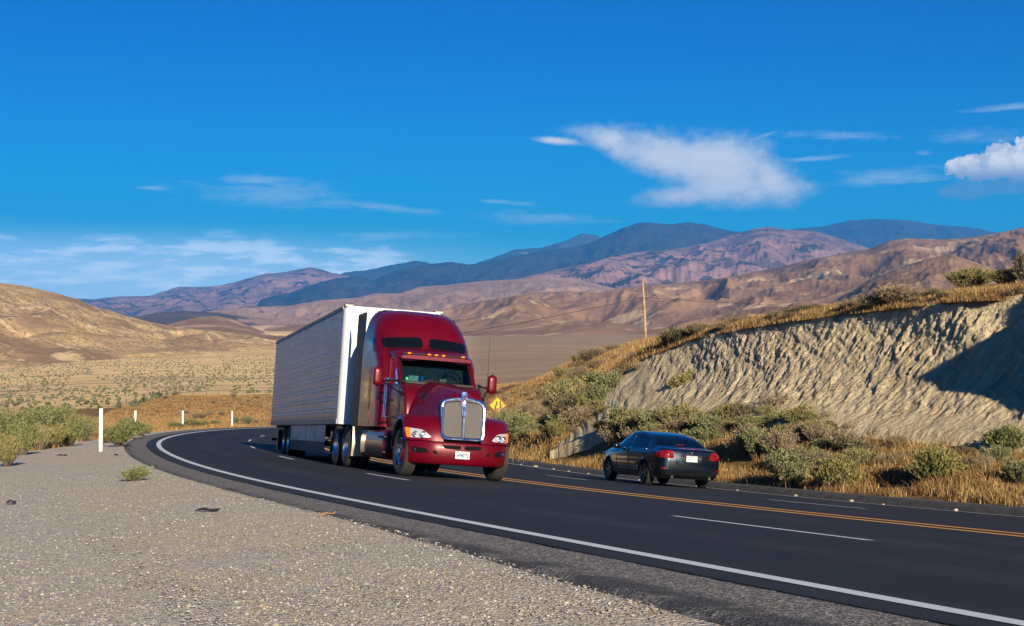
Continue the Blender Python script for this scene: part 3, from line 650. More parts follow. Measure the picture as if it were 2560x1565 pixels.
# ------------------------------------------------------------------ shared vehicle helpers
def pose(s, off, thd=None, g=-.070, b=.088, fwd=-1):
    t = float(np.interp(s, S, th)) if thd is None else math.radians(thd)
    o = rp(np.array([s]), np.array([off]))[0]
    X = Vector((math.cos(t), math.sin(t), g)).normalized() * fwd
    Y = Vector((math.sin(t), -math.cos(t), -b)) * (1 if fwd < 0 else -1); Y = (Y - X * X.dot(Y)).normalized(); Z = X.cross(Y)
    m = Matrix.Identity(4)
    for i, a in enumerate((X, Y, Z)):
        for k in range(3): m[k][i] = a[k]
    m.translation = Vector(o); return m
def ring(xr, xf, wr, wf, rr=.06, rf=.2, crown=0., ns=8, na=6, nf=8):
    """closed plan outline, x rear..front, half widths; symmetric, same count every time"""
    P = []
    for i in range(5): P.append((xr, wr * .0 + (wr - rr) * i / 5))
    for i in range(na + 1):
        a = math.pi - (math.pi / 2) * i / na; P.append((xr + rr + rr * math.cos(a), wr - rr + rr * math.sin(a)))
    for i in range(1, ns): k = i / ns; P.append((xr + rr + (xf - rf - xr - rr) * k, wr + (wf - wr) * k))
    for i in range(na + 1):
        a = math.pi / 2 - (math.pi / 2) * i / na; P.append((xf - rf + rf * math.cos(a), wf - rf + rf * math.sin(a)))
    for i in range(1, nf + 1): P.append((xf, (wf - rf) * (1 - i / nf)))
    P = [(x - crown * min(1, abs(y) / max(wf, .01)) ** 2 if x > (xr + xf) / 2 else x, y) for x, y in P]
    return P + [(x, -y) for x, y in P[-2:0:-1]]
def loft_z(mb, secs, cap_top=True, cap_bot=True):
    R = [[(x, y, z) for x, y in ring(*a)] for z, a in secs]; b = len(mb.v); n = len(R[0]); mb.grid(R, cv=True)
    if cap_bot: mb.f.append(tuple(b + i for i in range(n)))
    if cap_top: e = b + (len(R) - 1) * n; mb.f.append(tuple(e + i for i in range(n - 1, -1, -1)))
    return mb
def bvh(*mbs):
    V = []; Fc = []
    for m in mbs: b = len(V); V += [Vector(q) for q in m.v]; Fc += [tuple(i + b for i in q) for q in m.f]
    return BVHTree.FromPolygons(V, Fc)
def patch(mb, tree, c, axis, sign, off, thick=.012, p=5., nr=7, na=36, far=6.):
    """rounded quad c = TL, TR, BR, BL in the plane across `axis`, laid on the surface found by rays"""
    (A, B, C_, D_) = [np.array(q, float) for q in c]; rows = []; last = None
    for k in range(nr + 1):
        r = max(k / nr, .001); row = []
        for i in range(na):
            t = 2 * math.pi * i / na; x, y = math.cos(t), math.sin(t); m = (abs(x) ** p + abs(y) ** p) ** (-1 / p); x *= m * r; y *= m * r
            u, v = (x + 1) / 2, (1 - y) / 2; q = (A * (1 - u) + B * u) * (1 - v) + (D_ * (1 - u) + C_ * u) * v
            if axis == 'x': o, d = Vector((sign * far, q[0], q[1])), Vector((-sign, 0, 0))
            elif axis == 'y': o, d = Vector((q[0], sign * far, q[1])), Vector((0, -sign, 0))
            else: o, d = Vector((q[0], q[1], sign * far)), Vector((0, 0, -sign))
            h = tree.ray_cast(o, d)
            dist = h[3] if h[0] is not None else last
            if dist is None: dist = far
            last = dist; row.append(o + d * (dist - off))
        rows.append([tuple(q) for q in row])
    edge = [tuple(Vector(q) + d * (thick + off)) for q in rows[-1]]
    mb.grid(rows + [edge], cv=True); return mb
def wheel(parent, loc, side, r=.5, w=.28, dual=False, rim='steer', mats=None, turn=0., wr=.285):
    """side = +1: outside faces +y"""
    e = bpy.data.objects.new("wheel", None); COL.objects.link(e); e.parent = parent; e.location = loc; e.rotation_euler = (0, 0, turn)
    h = w / 2; prof = [(-h * .78, wr), (-h * .92, wr + .03), (-h, (r + wr) / 2 + .02), (-h * .96, r - .045), (-h * .84, r - .012)]
    nr_ = 5
    for k in range(nr_):
        a0 = -h * .8 + 1.6 * h * k / nr_; a1 = -h * .8 + 1.6 * h * (k + 1) / nr_
        prof += [(a0 + .006, r), (a1 - .008, r), (a1 - .006, r - .012), (a1 - .001, r - .012)]
    prof += [(h * .84, r - .012), (h * .96, r - .045), (h, (r + wr) / 2 + .02), (h * .92, wr + .03), (h * .78, wr)]
    cs = [0.] if not dual else [0., -side * (w + .05)]
    for c in cs:
        MB().revolve(prof, 56, (0, c, 0), closed=True).build("tyre", mats['tyre'], e, smooth=True, angle=35)
    s = side; rb = MB()
    if rim == 'steer':
        pr = [(h * .8, wr + .004), (h * .84, wr - .012), (h * .6, wr - .035), (h * .35, wr - .06), (h * .30, .19), (h * .55, .165), (h * .62, .15), (h * .60, .08), (h * .95, .075), (h * 1.0, .06), (h * 1.0, .002)]
    elif rim == 'drive':
        pr = [(h * .8, wr + .004), (h * .84, wr - .012), (h * .3, wr - .03), (-h * .5, wr - .05), (-h * .62, .17), (-h * .55, .13), (h * .2, .115), (h * .55, .10), (h * .6, .08), (h * .6, .002)]
    else:
        pr = [(h * .8, wr + .004), (h * .86, wr - .008), (h * .7, wr - .02), (h * .5, wr - .03)]
    rb.revolve([(a * s, q) for a, q in pr], 48, closed=False)
    if rim in ('steer', 'drive'):
        zo = h * (.62 if rim == 'steer' else -.55)
        for i in range(10):
            t = 2 * math.pi * i / 10; rb.cyl((.14 * math.cos(t), s * zo, .14 * math.sin(t)), (.14 * math.cos(t), s * (zo + .045), .14 * math.sin(t)), .016, .013, 6)
    else:   # five split spokes
        rb.revolve([(s * h * .55, .075), (s * h * .72, .06), (s * h * .74, .002)], 20)
        for i in range(10):
            t = 2 * math.pi * (i // 2) / 5 + (.13 if i % 2 else -.13); q = Matrix.Rotation(-t, 3, 'Y')
            rb.box(tuple(q @ Vector(((wr + .05) / 2, s * h * .55, 0))), (wr - .06, .025, .028), q)
        rb.revolve([(-s * h * .1, wr - .03), (-s * h * .1, .02)], 30)
    rb.build("rim", mats[rim], e, smooth=True, angle=35); return e

# materials ----------------------------------------------------------
def m_red(t, bs):
    n = t.noise(objc(t), 2.5, 5, .6)
    t.put(bs.inputs['Base Color'], t.mix(t.ss(n, .3, .7), (.085, .0002, .0058), (.105, .0003, .0072)))
    bs.inputs['Metallic'].default_value = .15; bs.inputs['Roughness'].default_value = .36
    bs.inputs['Coat Weight'].default_value = .45; bs.inputs['Coat Roughness'].default_value = .03; bs.inputs['Coat IOR'].default_value = 1.35; bs.inputs['Specular IOR Level'].default_value = .25
M_RED = material("candy_red_paint", m_red)
M_CHR = simple("chrome", (.62, .63, .66), .14, 1., var=.02); M_ALU = simple("bright_aluminium", (.72, .72, .74), .28, 1., var=.05)
M_BLK = simple("black_plastic", (.010, .010, .011), .5, var=.1, spec=.2); M_FRM = simple("frame_black", (.006, .006, .007), .8, var=.2, spec=.08)
M_TYR = simple("tyre_rubber", (.016, .015, .014), .85, var=.25, nscale=8, c2=(.03, .026, .021), bmp=.15, bscale=90)
M_WHT = simple("white_gelcoat", (.54, .56, .59), .32, coat=.4, var=.05, nscale=2.5, c2=(.62, .62, .60))
M_GRY = simple("grey_skirt", (.40, .40, .42), .5, var=.12, nscale=1.6, c2=(.30, .29, .28))
M_CRM = simple("cream_guard", (.52, .47, .38), .4, .3, var=.15)
M_DGL = simple("dark_glass", (.003, .004, .006), .06, 0., coat=0., var=.0, spec=.35)
M_AMB = simple("amber_lens", (.85, .22, .004), .25, coat=.6, var=.1, nscale=40)
M_LRED = simple("red_lens", (.24, .002, .004), .18, coat=1., var=.3, nscale=30)
M_PLT = simple("plate_white", (.52, .53, .55), .4, var=.02); M_INK = simple("plate_blue_ink", (.03, .04, .12), .5)
M_LAMP = simple("lamp_reflector", (.80, .82, .86), .25, .45, var=.3, nscale=45, bmp=.5, bscale=60)
def m_glass(tint, mixf):
    m = bpy.data.materials.new("tinted_glass"); m.use_nodes = True; t = NT(m.node_tree); t.n.clear()
    tr = t.node('ShaderNodeBsdfTransparent'); tr.inputs[0].default_value = (*tint, 1)
    gl = t.node('ShaderNodeBsdfGlossy'); gl.inputs['Roughness'].default_value = .03; gl.inputs[0].default_value = (.9, .95, 1, 1)
    fr = t.node('ShaderNodeFresnel'); fr.inputs[0].default_value = 1.5
    mx = t.node('ShaderNodeMixShader'); t.l.new(t.math('ADD', fr.outputs[0], mixf, clamp=True), mx.inputs[0]); t.l.new(tr.outputs[0], mx.inputs[1]); t.l.new(gl.outputs[0], mx.inputs[2])
    o = t.node('ShaderNodeOutputMaterial'); t.l.new(mx.outputs[0], o.inputs[0]); return m
M_WS = m_glass((.30, .50, .52), .02); M_CLR = m_glass((.92, .94, .95), .01)
WM = dict(tyre=M_TYR, steer=M_ALU, drive=M_ALU, car=simple("dark_alloy", (.20, .23, .27), .3, .9, var=.1))

# ------------------------------------------------------------------ tractor
TR = empty("truck_tractor", pose(17.25, 5.27), label="dark red semi truck tractor with chrome grille facing the camera, pulling the silver trailer", category="truck")
sleep = loft_z(MB(), [
    (1.00, (-4.5, -2.30, 1.13, 1.14, .08, .30)), (1.9, (-4.5, -2.30, 1.13, 1.14, .08, .30)), (2.45, (-4.5, -2.34, 1.13, 1.14, .08, .31)), (2.66, (-4.5, -2.50, 1.13, 1.14, .08, .36, .03)),
    (2.76, (-4.5, -2.72, 1.13, 1.135, .08, .38, .08)), (2.95, (-4.5, -2.82, 1.12, 1.125, .08, .40, .12)), (3.15, (-4.5, -2.92, 1.105, 1.10, .08, .42, .14)), (3.32, (-4.5, -3.03, 1.08, 1.06, .10, .44, .15)),
    (3.48, (-4.5, -3.17, 1.04, 1.005, .12, .46, .15)), (3.60, (-4.5, -3.32, .99, .94, .15, .46, .14)), (3.69, (-4.48, -3.50, .93, .86, .18, .45, .13)), (3.755, (-4.44, -3.72, .85, .76, .2, .42, .12)),
    (3.79, (-4.38, -3.95, .74, .62, .2, .38, .10)), (3.805, (-4.30, -4.08, .55, .45, .1, .2, .05))])
so1 = sleep.build("sleeper", M_RED, TR, smooth=True, angle=50)
# hood and cowl: sections across X
def hood_sec(x, w, zt, zb, n=2.6, plate=0.):
    P = []
    for i in range(33):
        a = math.pi * i / 32; c, s_ = math.cos(a), math.sin(a)
        y = w * math.copysign(abs(c) ** (2 / n), c); z = (zt - zb - .1) * abs(s_) ** (2 / 2.3)
        y *= 1 - .16 * (z / (zt - zb)) ** 3
        yn = abs(y) / w; z += plate * (1 - sstep(yn, .30, .42)) * (1 if s_ > .3 else 0)
        P.append((x, y, zb + .1 + z))
    return [(x, w, zb)] + P + [(x, -w, zb)]
HS = [(.66, .47, 1.62, .80, 4.2, 0), (.64, .495, 1.665, .80, 4.0, .0), (.56, .505, 1.715, .80, 3.6, .008), (.40, .53, 1.77, .80, 3.2, .02), (.1, .60, 1.835, .80, 2.9, .028), (-.3, .71, 1.905, .78, 2.8, .03), (-.7, .81, 1.965, .76, 2.8, .03)]
hood = MB().grid([hood_sec(*a) for a in HS]); hood.f.append(tuple(range(35)))
cowl = MB().grid([hood_sec(*a) for a in [(-.705, .806, 1.96, .76, 2.8, .028), (-1.0, .86, 2.0, .9, 2.9, .02), (-1.3, .90, 2.03, .9, 3.0, .01), (-1.48, .92, 2.05, .9, 3.2, .0)]])
def fender(sgn):
    mb = MB(); Ys = [.40, .5, .62, .74, .86, .96, 1.04, 1.09, 1.12, 1.135]; rows = []
    for y in Ys:
        k = (y - .4) / .735; af = .86 - .06 * k - .34 * max(0, (y - .55) / .6) ** 1.7; ar = .74; b = .74 - .05 * k
        shr = [0, 0, 0, 0, 0, 0, .004, .018, .045, .10][Ys.index(y)]
        row = []
        for i in range(41):
            a = math.radians(-16 + 206 * i / 40); c, s_ = math.cos(a), math.sin(a)
            ex = .66 if c > 0 else .8
            x = -.02 + ((af if c > 0 else ar) - shr) * math.copysign(abs(c) ** ex, c); z = .585 + (b - shr) * math.copysign(abs(s_) ** .86, s_)
            row.append((x, sgn * y, max(z, .755) if c > 0 else max(z, .60)))
        rows.append(row)
    inner = []
    for y, sc in ((1.125, .60), (.9, .585), (.42, .575)):
        inner.append([(-.02 + sc * (.78 if i < 20 else 1) * math.cos(math.radians(-16 + 206 * i / 40)), sgn * y, max(.52 + sc * math.sin(math.radians(-16 + 206 * i / 40)), .60)) for i in range(41)])
    mb.grid(rows); return mb, MB().grid([rows[-1]] + inner[:1]), MB().grid(inner)
hood.build("hood", M_RED, TR, smooth=True, angle=60); cowl.build("cowl", M_RED, TR, smooth=True, angle=60)
FT = {}
for sgn in (-1, 1):
    a, b, c = fender(sgn); FT[sgn] = a; a.build("fender", M_RED, TR, smooth=True, angle=60)
    lip = b.build("fender_lip", M_FRM, TR, smooth=True); c.build("wheel_well", M_FRM, TR, smooth=True)
# lower cab and doors
cab = loft_z(MB(), [(.92, (-2.40, -.80, .90, .84, .03, .06)), (1.3, (-2.40, -.80, .945, .86, .03, .06)), (1.7, (-2.40, -.86, .95, .865, .03, .06)), (1.90, (-2.40, -1.12, .945, .88, .03, .06)), (1.965, (-2.40, -1.30, .93, .88, .03, .06))])
cab.build("cab", M_RED, TR, smooth=True, angle=45)
# cab roof and visor
def roof_sec(x, w, zt, zb):
    P = [(x, w - .01, zb)]
    for i in range(25):
        a = math.pi * i / 24; c, s_ = math.cos(a), math.sin(a); P.append((x, w * math.copysign(abs(c) ** .36, c), zb + .02 + (zt - zb - .02) * abs(s_) ** .42))
    return P + [(x, -w + .01, zb)]
roof = MB().grid([roof_sec(*a) for a in [(-1.72, .80, 2.62, 2.54), (-1.745, .815, 2.635, 2.535), (-1.80, .825, 2.645, 2.54), (-1.86, .83, 2.655, 2.56)]]); roof.f.append(tuple(range(27)))
roof.build("sun_visor", M_RED, TR, smooth=True, angle=50)
roof2 = MB().grid([roof_sec(*a) for a in [(-1.86, .80, 2.63, 2.50), (-1.95, .84, 2.70, 2.50), (-2.15, .89, 2.76, 2.50), (-2.5, .91, 2.82, 2.50), (-2.95, .92, 2.88, 2.50)]]); roof2.f.append(tuple(range(27)))
roof2.build("cab_roof", M_RED, TR, smooth=True, angle=50)
for y in (-.62, -.165, 0, .165, .62):
    MB().box((-1.80, y, 2.665), (.09, .085, .035), taper=.8).build("marker_lamp", M_AMB, TR, bevel=.008)
MB().box((-1.84, 0, 2.662), (.05, 1.5, .02)).build("lamp_strip", M_BLK, TR)
# windscreen: curved glass in a rubber frame, pillars, side windows
def wsp(u, v):  # u -1..1, v 0..1
    return (-1.40 - .46 * v - .10 * u * u, u * (.79 - .02 * v), 2.02 + .535 * v)
G_ = [[wsp(-1 + 2 * i / 20, j / 8) for i in range(21)] for j in range(9)]
MB().grid(G_).build("windscreen", M_WS, TR, smooth=True)
edge_ = [wsp(-1 + 2 * i / 16, 0) for i in range(17)] + [wsp(1, j / 6) for j in range(1, 7)] + [wsp(1 - 2 * i / 16, 1) for i in range(1, 17)] + [wsp(-1, 1 - j / 6) for j in range(1, 7)]
MB().tube(edge_ + [edge_[1]], .022, 6).build("window_seal", M_BLK, TR, smooth=True)
for sgn in (-1, 1):
    MB().tube([(-1.48, sgn * .85, 1.93), (-1.72, sgn * .845, 2.25), (-1.96, sgn * .835, 2.56)], .045, 8).build("pillar", M_RED, TR, smooth=True)
    MB().tube([(-2.28, sgn * .91, 1.93), (-2.30, sgn * .885, 2.55)], .06, 8).build("pillar", M_RED, TR, smooth=True)
    MB().grid([[(-1.50, sgn * .885, 1.93), (-2.26, sgn * .915, 1.93)], [(-1.96, sgn * .865, 2.52), (-2.28, sgn * .885, 2.52)]]).build("side_window", M_WS, TR)
    # fixed front quarter bar and door seams
    MB().tube([(-.86, sgn * .872, .98), (-.90, sgn * .878, 1.6), (-1.16, sgn * .893, 1.90), (-1.40, sgn * .90, 2.0)], .007, 6).build("door_seam", M_BLK, TR)
    d = MB(); patch(d, bvh(cab), [(-1.27, 1.62), (-1.07, 1.62), (-1.10, 1.33), (-1.27, 1.33)] , 'y', sgn, .006); d.build("lower_door_window", M_DGL, TR, smooth=True)
    MB().box((-2.0, sgn * .965, 1.60), (.14, .03, .04)).build("door_handle", M_BLK, TR, bevel=.008)
    # mirrors on two black arms
    mb = MB(); rws = []
    for k in range(9):
        a = -1 + k / 4; f = (1 - abs(a) ** 4) ** .25 if abs(a) < 1 else .15
        rws.append([(-1.70 + .075 * f * math.copysign(abs(math.cos(q)) ** .7, math.cos(q)), sgn * 1.315 + .105 * f * math.copysign(abs(math.sin(q)) ** .6, math.sin(q)), 2.10 + .225 * a) for q in [2 * math.pi * i / 20 for i in range(20)]])
    b0 = len(mb.v); mb.grid(rws, cv=True); mb.f += [tuple(range(19, -1, -1)), tuple(8 * 20 + i for i in range(20))]
    mo = mb.build("mirror", M_RED, TR, smooth=True, angle=60)
    MB().box((-1.785, sgn * 1.315, 2.10), (.01, .16, .38)).build("mirror_glass", M_CHR, mo, bevel=.004)
    MB().tube([(-1.30, sgn * .90, 2.02), (-1.42, sgn * 1.0, 2.015), (-1.70, sgn * 1.24, 2.0)], [.045, .018, .018], 8).build("mirror_arm", M_BLK, TR, smooth=True)
    MB().tube([(-.98, sgn * .90, 1.72), (-1.12, sgn * .97, 1.78), (-1.70, sgn * 1.22, 1.99)], [.05, .016, .016], 8).build("mirror_arm", M_BLK, TR, smooth=True)
    MB().tube([(-1.68, sgn * 1.20, 1.98), (-1.68, sgn * 1.20, 2.06), (-1.70, sgn * 1.20, 3.16)], [.012, .006, .003], 6).build("aerial", M_BLK, TR)
    # grab rails behind the door
    gm = MB().tube([(-1.90, sgn * 1.08, 1.21), (-1.90, sgn * 1.08, 2.08)], .017, 8).tube([(-1.75, sgn * 1.08, 1.21), (-1.75, sgn * 1.08, 2.0)], .014, 8)
    for z in (1.22, 2.06): gm.cyl((-1.90, sgn * 1.10, z), (-1.90, sgn * .93, z), .02, n=8).cyl((-1.95, sgn * 1.08, z), (-1.70, sgn * 1.08, z), .016, n=8)
    gm.build("grab_rail", M_CHR, TR, smooth=True)
    # sleeper windows, hatches
    bs_ = bvh(sleep)
    d = MB(); patch(d, bs_, [(-3.98, 3.01), (-3.22, 3.06), (-3.18, 2.76), (-3.98, 2.72)], 'y', sgn, .006); sw = d.build("sleeper_window", M_DGL, TR, smooth=True)
    d = MB(); patch(d, bs_, [(-3.95, 2.36), (-3.25, 2.36), (-3.25, 1.40), (-3.95, 1.40)], 'y', sgn, .010, p=9); d.build("vent_door", M_RED, TR, smooth=True, angle=50)
    d = MB(); patch(d, bs_, [(-3.84, 2.28), (-3.37, 2.28), (-3.37, 1.66), (-3.84, 1.66)], 'y', sgn, .016, p=9); d.build("vent_window", M_DGL, TR, smooth=True)
    d = MB(); patch(d, bs_, [(-3.85, 1.36), (-3.2, 1.36), (-3.2, 1.04), (-3.85, 1.04)], 'y', sgn, .010, p=9); d.build("luggage_door", M_RED, TR, smooth=True, angle=50)
    # front upper windows
    c = [(-1.02, 3.05), (-.10, 3.12), (-.06, 2.865), (-.97, 2.80)]
    if sgn > 0: c = [(-c[1][0], c[1][1]), (-c[0][0], c[0][1]), (-c[3][0], c[3][1]), (-c[2][0], c[2][1])]
    d = MB(); patch(d, bs_, c, 'x', 1, .008, p=7); d.build("roof_window", M_DGL, TR, smooth=True)
    for y in (.95, .82): MB().cyl((-3.05, sgn * .52, 3.26), (-2.98, sgn * .52, 3.25), .010, n=8) if 0 else None
    # dark extender behind the sleeper
    MB().box((-4.96, sgn * 1.09, 2.36), (.94, .03, 2.74)).build("side_extender", M_BLK, TR, bevel=.01)
    # chassis fairing and step
    f = MB(); secs = []
    for z, dx, w in ((.30, .10, 1.02), (.34, .03, 1.10), (.45, 0, 1.135), (.62, 0, 1.14), (.80, 0, 1.125), (.90, .02, 1.09), (.94, .05, 1.0)):
        secs.append([(x, sgn * (w - .10 * (1 if x < -4.0 or x > -1.45 else 0)), z) for x in (-4.12 + dx, -4.02 + dx, -3.9, -3.2, -2.6, -2.0, -1.6, -1.5, -1.38 - dx)])
    f.grid(secs).grid([[(q[0], q[1] - sgn * .5, q[2]) for q in secs[-1]], secs[-1]]).grid([[secs[k][0] for k in range(7)], [(secs[k][0][0], sgn * .5, secs[k][0][2]) for k in range(7)]]).grid([[secs[k][-1] for k in range(7)], [(secs[k][-1][0], sgn * .5, secs[k][-1][2]) for k in range(7)]])
    f.build("chassis_fairing", M_RED, TR, smooth=True, angle=50)
    MB().box((-1.62, sgn * 1.10, .78), (.62, .14, .05)).box((-1.62, sgn * 1.12, .45), (.62, .14, .05)).box((-1.62, sgn * 1.0, .62), (.5, .10, .34)).build("step", M_BLK, TR, bevel=.01)
    MB().box((-1.05, sgn * .95, .72), (.50, .14, .42)).build("step_box", M_BLK, TR, bevel=.03)
    # quarter guard before the drive wheels
    MB().grid([[(-4.86 + .07 * math.sin(k / 10 * math.pi), sgn * y, .28 + .70 * k / 10) for k in range(11)] for y in (1.16, 1.14, .62)]).build("quarter_guard", M_CRM, TR, smooth=True)
    # headlamps
    tf = bvh(FT[sgn], hood)
    q = lambda a: (sgn * a[0], a[1])
    cs = [(1.115, 1.005), (.80, .975), (.62, .815), (1.07, .80)]
    cc = [q(cs[1]), q(cs[0]), q(cs[3]), q(cs[2])] if sgn > 0 else [q(cs[0]), q(cs[1]), q(cs[2]), q(cs[3])]
    d = MB(); patch(d, tf, cc, 'x', 1, .004, p=6); hl = d.build("headlamp", M_LAMP, TR, smooth=True)
    cs = [(1.128, 1.008), (1.04, 1.004), (1.02, .815), (1.09, .80)]
    cc = [q(cs[1]), q(cs[0]), q(cs[3]), q(cs[2])] if sgn > 0 else [q(cs[0]), q(cs[1]), q(cs[2]), q(cs[3])]
    d = MB(); patch(d, tf, cc, 'x', 1, .010, p=5); d.build("turn_lens", M_AMB, hl, smooth=True)
    for yy, rr_ in ((.945, .062), (.80, .070)):
        h = tf.ray_cast(Vector((5, sgn * yy, .875)), Vector((-1, 0, 0)))[0]
        MB().revolve([(-.01, rr_), (.014, rr_), (.010, rr_ * .85), (-.012, rr_ * .55), (.006, rr_ * .35), (.012, .002)], 24, (h.x + .01, h.y, h.z), axis='x').build("lamp_bowl", M_CHR, hl, smooth=True, angle=30)
    # cowl intake 
    h = bvh(hood)
    d = MB(); patch(d, h, [(-.62, 1.78), (-.47, 1.74), (-.40, 1.62), (-.62, 1.66)] , 'y', sgn, .006, p=5); d.build("air_intake", M_BLK, TR, smooth=True)
    pass
# grille: chrome surround, woven mesh, centre bar, badge
def grx(z): return .80 - .075 * (z - .83) / .8
def gr_out(w0, w1, zb, zt, n=5., N=56, x_off=0., crown=.0):
    P = []
    for i in range(N):
        a = 2 * math.pi * i / N; c, s_ = math.cos(a), math.sin(a); m = (abs(c) ** n + abs(s_) ** n) ** (-1 / n); yy, vv = c * m, s_ * m
        z = (zb + zt) / 2 + (zt - zb) / 2 * vv; w = w0 + (w1 - w0) * (vv + 1) / 2
        z += crown * (1 - yy * yy) * max(0, vv); P.append((grx(z) + x_off, w * yy, z))
    return P
gs = MB().grid([gr_out(.46, .475, .80, 1.62, 13, x_off=-.02, crown=.06), gr_out(.46, .475, .80, 1.62, 13, x_off=.035, crown=.06), gr_out(.45, .465, .81, 1.61, 13, x_off=.048, crown=.06), gr_out(.42, .43, .835, 1.565, 13, x_off=.046, crown=.055), gr_out(.40, .41, .855, 1.545, 13, x_off=.035, crown=.05), gr_out(.395, .40, .86, 1.54, 13, x_off=.0, crown=.05)], cv=True)
gs.build("grille_surround", M_CHR, TR, smooth=True, angle=50)
def m_mesh(t, bs):
    P = objc(t); sp = t.node('ShaderNodeSeparateXYZ'); t.l.new(P, sp.inputs[0]); k = 2 * math.pi / .034
    a = t.math('SINE', t.math('MULTIPLY', t.math('ADD', sp.outputs[1], sp.outputs[2]), k)); b = t.math('SINE', t.math('MULTIPLY', t.math('SUBTRACT', sp.outputs[1], sp.outputs[2]), k))
    w = t.math('MAXIMUM', a, b); w2 = t.ss(w, .0, .8)
    t.put(bs.inputs['Base Color'], t.mix(w2, (.008, .008, .009), (.24, .225, .21))); t.put(bs.inputs['Metallic'], t.math('MULTIPLY', w2, .85)); bs.inputs['Roughness'].default_value = .38
    bump(t, bs, w, 1., .006)
M_MESH = material("woven_mesh", m_mesh)
for sgn in (-1, 1):
    P = gr_out(.395, .40, .86, 1.54, 13, x_off=.012, crown=.05); rows = []
    for k in range(9):
        y = sgn * (.02 + .385 * k / 8); top = 1.54 + .045 * (1 - (y / .4) ** 2); rows.append([(grx(.86 + (top - .86) * j / 12) + .014, y, .86 + (top - .86) * j / 12) for j in range(13)])
    MB().grid(rows).build("grille_mesh", M_MESH, TR)
MB().box((.84, 0, 1.16), (.04, .05, .64), Matrix.Rotation(-.09, 3, 'Y')).build("centre_bar", M_CHR, TR, bevel=.012)
bd = MB()
bd.grid([[(grx(z) + xo, y * k, 1.42 + (z - 1.42) * 1) for (y, z) in [(.0, 1.80), (.055, 1.79), (.062, 1.70), (.085, 1.62), (.085, 1.55), (.055, 1.47), (.045, 1.30), (-.045, 1.30), (-.055, 1.47), (-.085, 1.55), (-.085, 1.62), (-.062, 1.70), (-.055, 1.79)]] for k, xo in ((1, -.03), (1, .065), (.9, .075))], cv=True)
bd.f.append(tuple(len(bd.v) - 13 + i for i in range(13)))
bo = bd.build("badge", M_CHR, TR, bevel=.004)
MB().revolve([(0, .072), (.006, .070), (.006, .050), (0, .048)], 24, (grx(1.585) + .074, 0, 1.585), axis='x').build("badge_ring", M_LRED, bo)
MB().box((grx(1.585) + .078, 0, 1.585), (.006, .035, .07)).box((grx(1.58) + .078, 0, 1.57), (.006, .06, .025)).build("badge_figure", M_PLT, bo)
MB().box((grx(1.67) + .072, 0, 1.69), (.006, .08, .03)).build("badge_crown", M_LRED, bo)
for y in (-.024, 0, .024): MB().box((grx(1.4) + .075, y, 1.40), (.006, .012, .17)).build("badge_stripe", M_LRED, bo)
# bumper
def bx_(y): k = min(1, max(0, (abs(y) - .42) / .72)); return .90 - .04 * (y / .45) ** 2 * (abs(y) < .45) - .04 * (abs(y) >= .45) - .50 * k ** 2.1
ys = [-1.14, -1.135, -1.12, -1.09] + list(np.linspace(-1.05, 1.05, 41)) + [1.09, 1.12, 1.135, 1.14]
bm_ = MB(); rows = []
for z, dx in ((.285, -.13), (.295, -.07), (.34, -.035), (.42, -.015), (.48, .0), (.60, .0), (.70, -.012), (.738, -.03), (.748, -.07)):
    rows.append([(bx_(y) + dx - (.0 if abs(y) < 1.06 else (abs(y) - 1.06) * 1.2), y * (1 if dx > -.05 else .985), z) for y in ys])
fl = lambda q: .32 * (1 - .9 * min(1, abs(q[1]) / 1.1) ** 2)
rows = [[(q[0] - fl(q), q[1] * .97, q[2]) for q in rows[0]]] + rows + [[(q[0] - fl(q), q[1] * .97, q[2]) for q in rows[-1]]]
bm_.grid(rows)
for e in (0, -1):
    side = [[(r[e][0], r[e][1], r[e][2]) for r in rows], [(r[e][0] - .05, r[e][1] * .985, r[e][2]) for r in rows]]; bm_.grid(side)
bum = bm_.build("bumper", M_RED, TR, smooth=True, angle=50); tb = bvh(bm_)
MB().box((.42, 0, .765), (.40, 1.5, .05)).build("bumper_gap", M_BLK, TR)
def dec(c, mat, nm, off=.004, p=7., par=None):
    d = MB(); patch(d, tb, c, 'x', 1, off, p=p); return d.build(nm, mat, par or bum, smooth=True)
for sgn in (-1, 1):
    f = lambda *c: [(sgn * a, b) for a, b in (c if sgn < 0 else (c[1], c[0], c[3], c[2]))]
    dec(f((.44, .69), (.04, .69), (.04, .605), (.37, .615)), M_FRM, "air_inlet", p=10)
    dec(f((1.0, .625), (.74, .605), (.68, .50), (.98, .505)), M_FRM, "fog_lamp_recess", p=6)
    dec(f((.60, .57), (.54, .56), (.50, .495), (.60, .50)), M_FRM, "small_air_inlet", p=6)
    h = tb.ray_cast(Vector((5, sgn * .93, .565)), Vector((-1, 0, 0)))[0]
    MB().revolve([(0, .042), (.018, .042), (.014, .034), (.004, .02), (.012, .002)], 20, (h.x + .006, h.y, h.z), axis='x').build("fog_lamp", M_CHR, bum, smooth=True)
pl = MB().box((.905, .0, .50), (.012, .305, .155)).build("number_plate", M_PLT, bum, bevel=.004)
def text(body, size, mtx, mat, parent, name="lettering", ext=.0015):
    cu = bpy.data.curves.new(name, 'FONT'); cu.body = body; cu.size = size; cu.align_x = 'CENTER'; cu.align_y = 'CENTER'; cu.extrude = ext; cu.offset = .003 if size > .05 else 0; cu.materials.append(mat)
    o = bpy.data.objects.new(name, cu); COL.objects.link(o); bpy.context.view_layer.update()
    me = bpy.data.meshes.new_from_object(o.evaluated_get(bpy.context.evaluated_depsgraph_get())); bpy.data.objects.remove(o)
    o = bpy.data.objects.new(name, me); COL.objects.link(o); o.parent = parent; o.matrix_local = mtx; return o
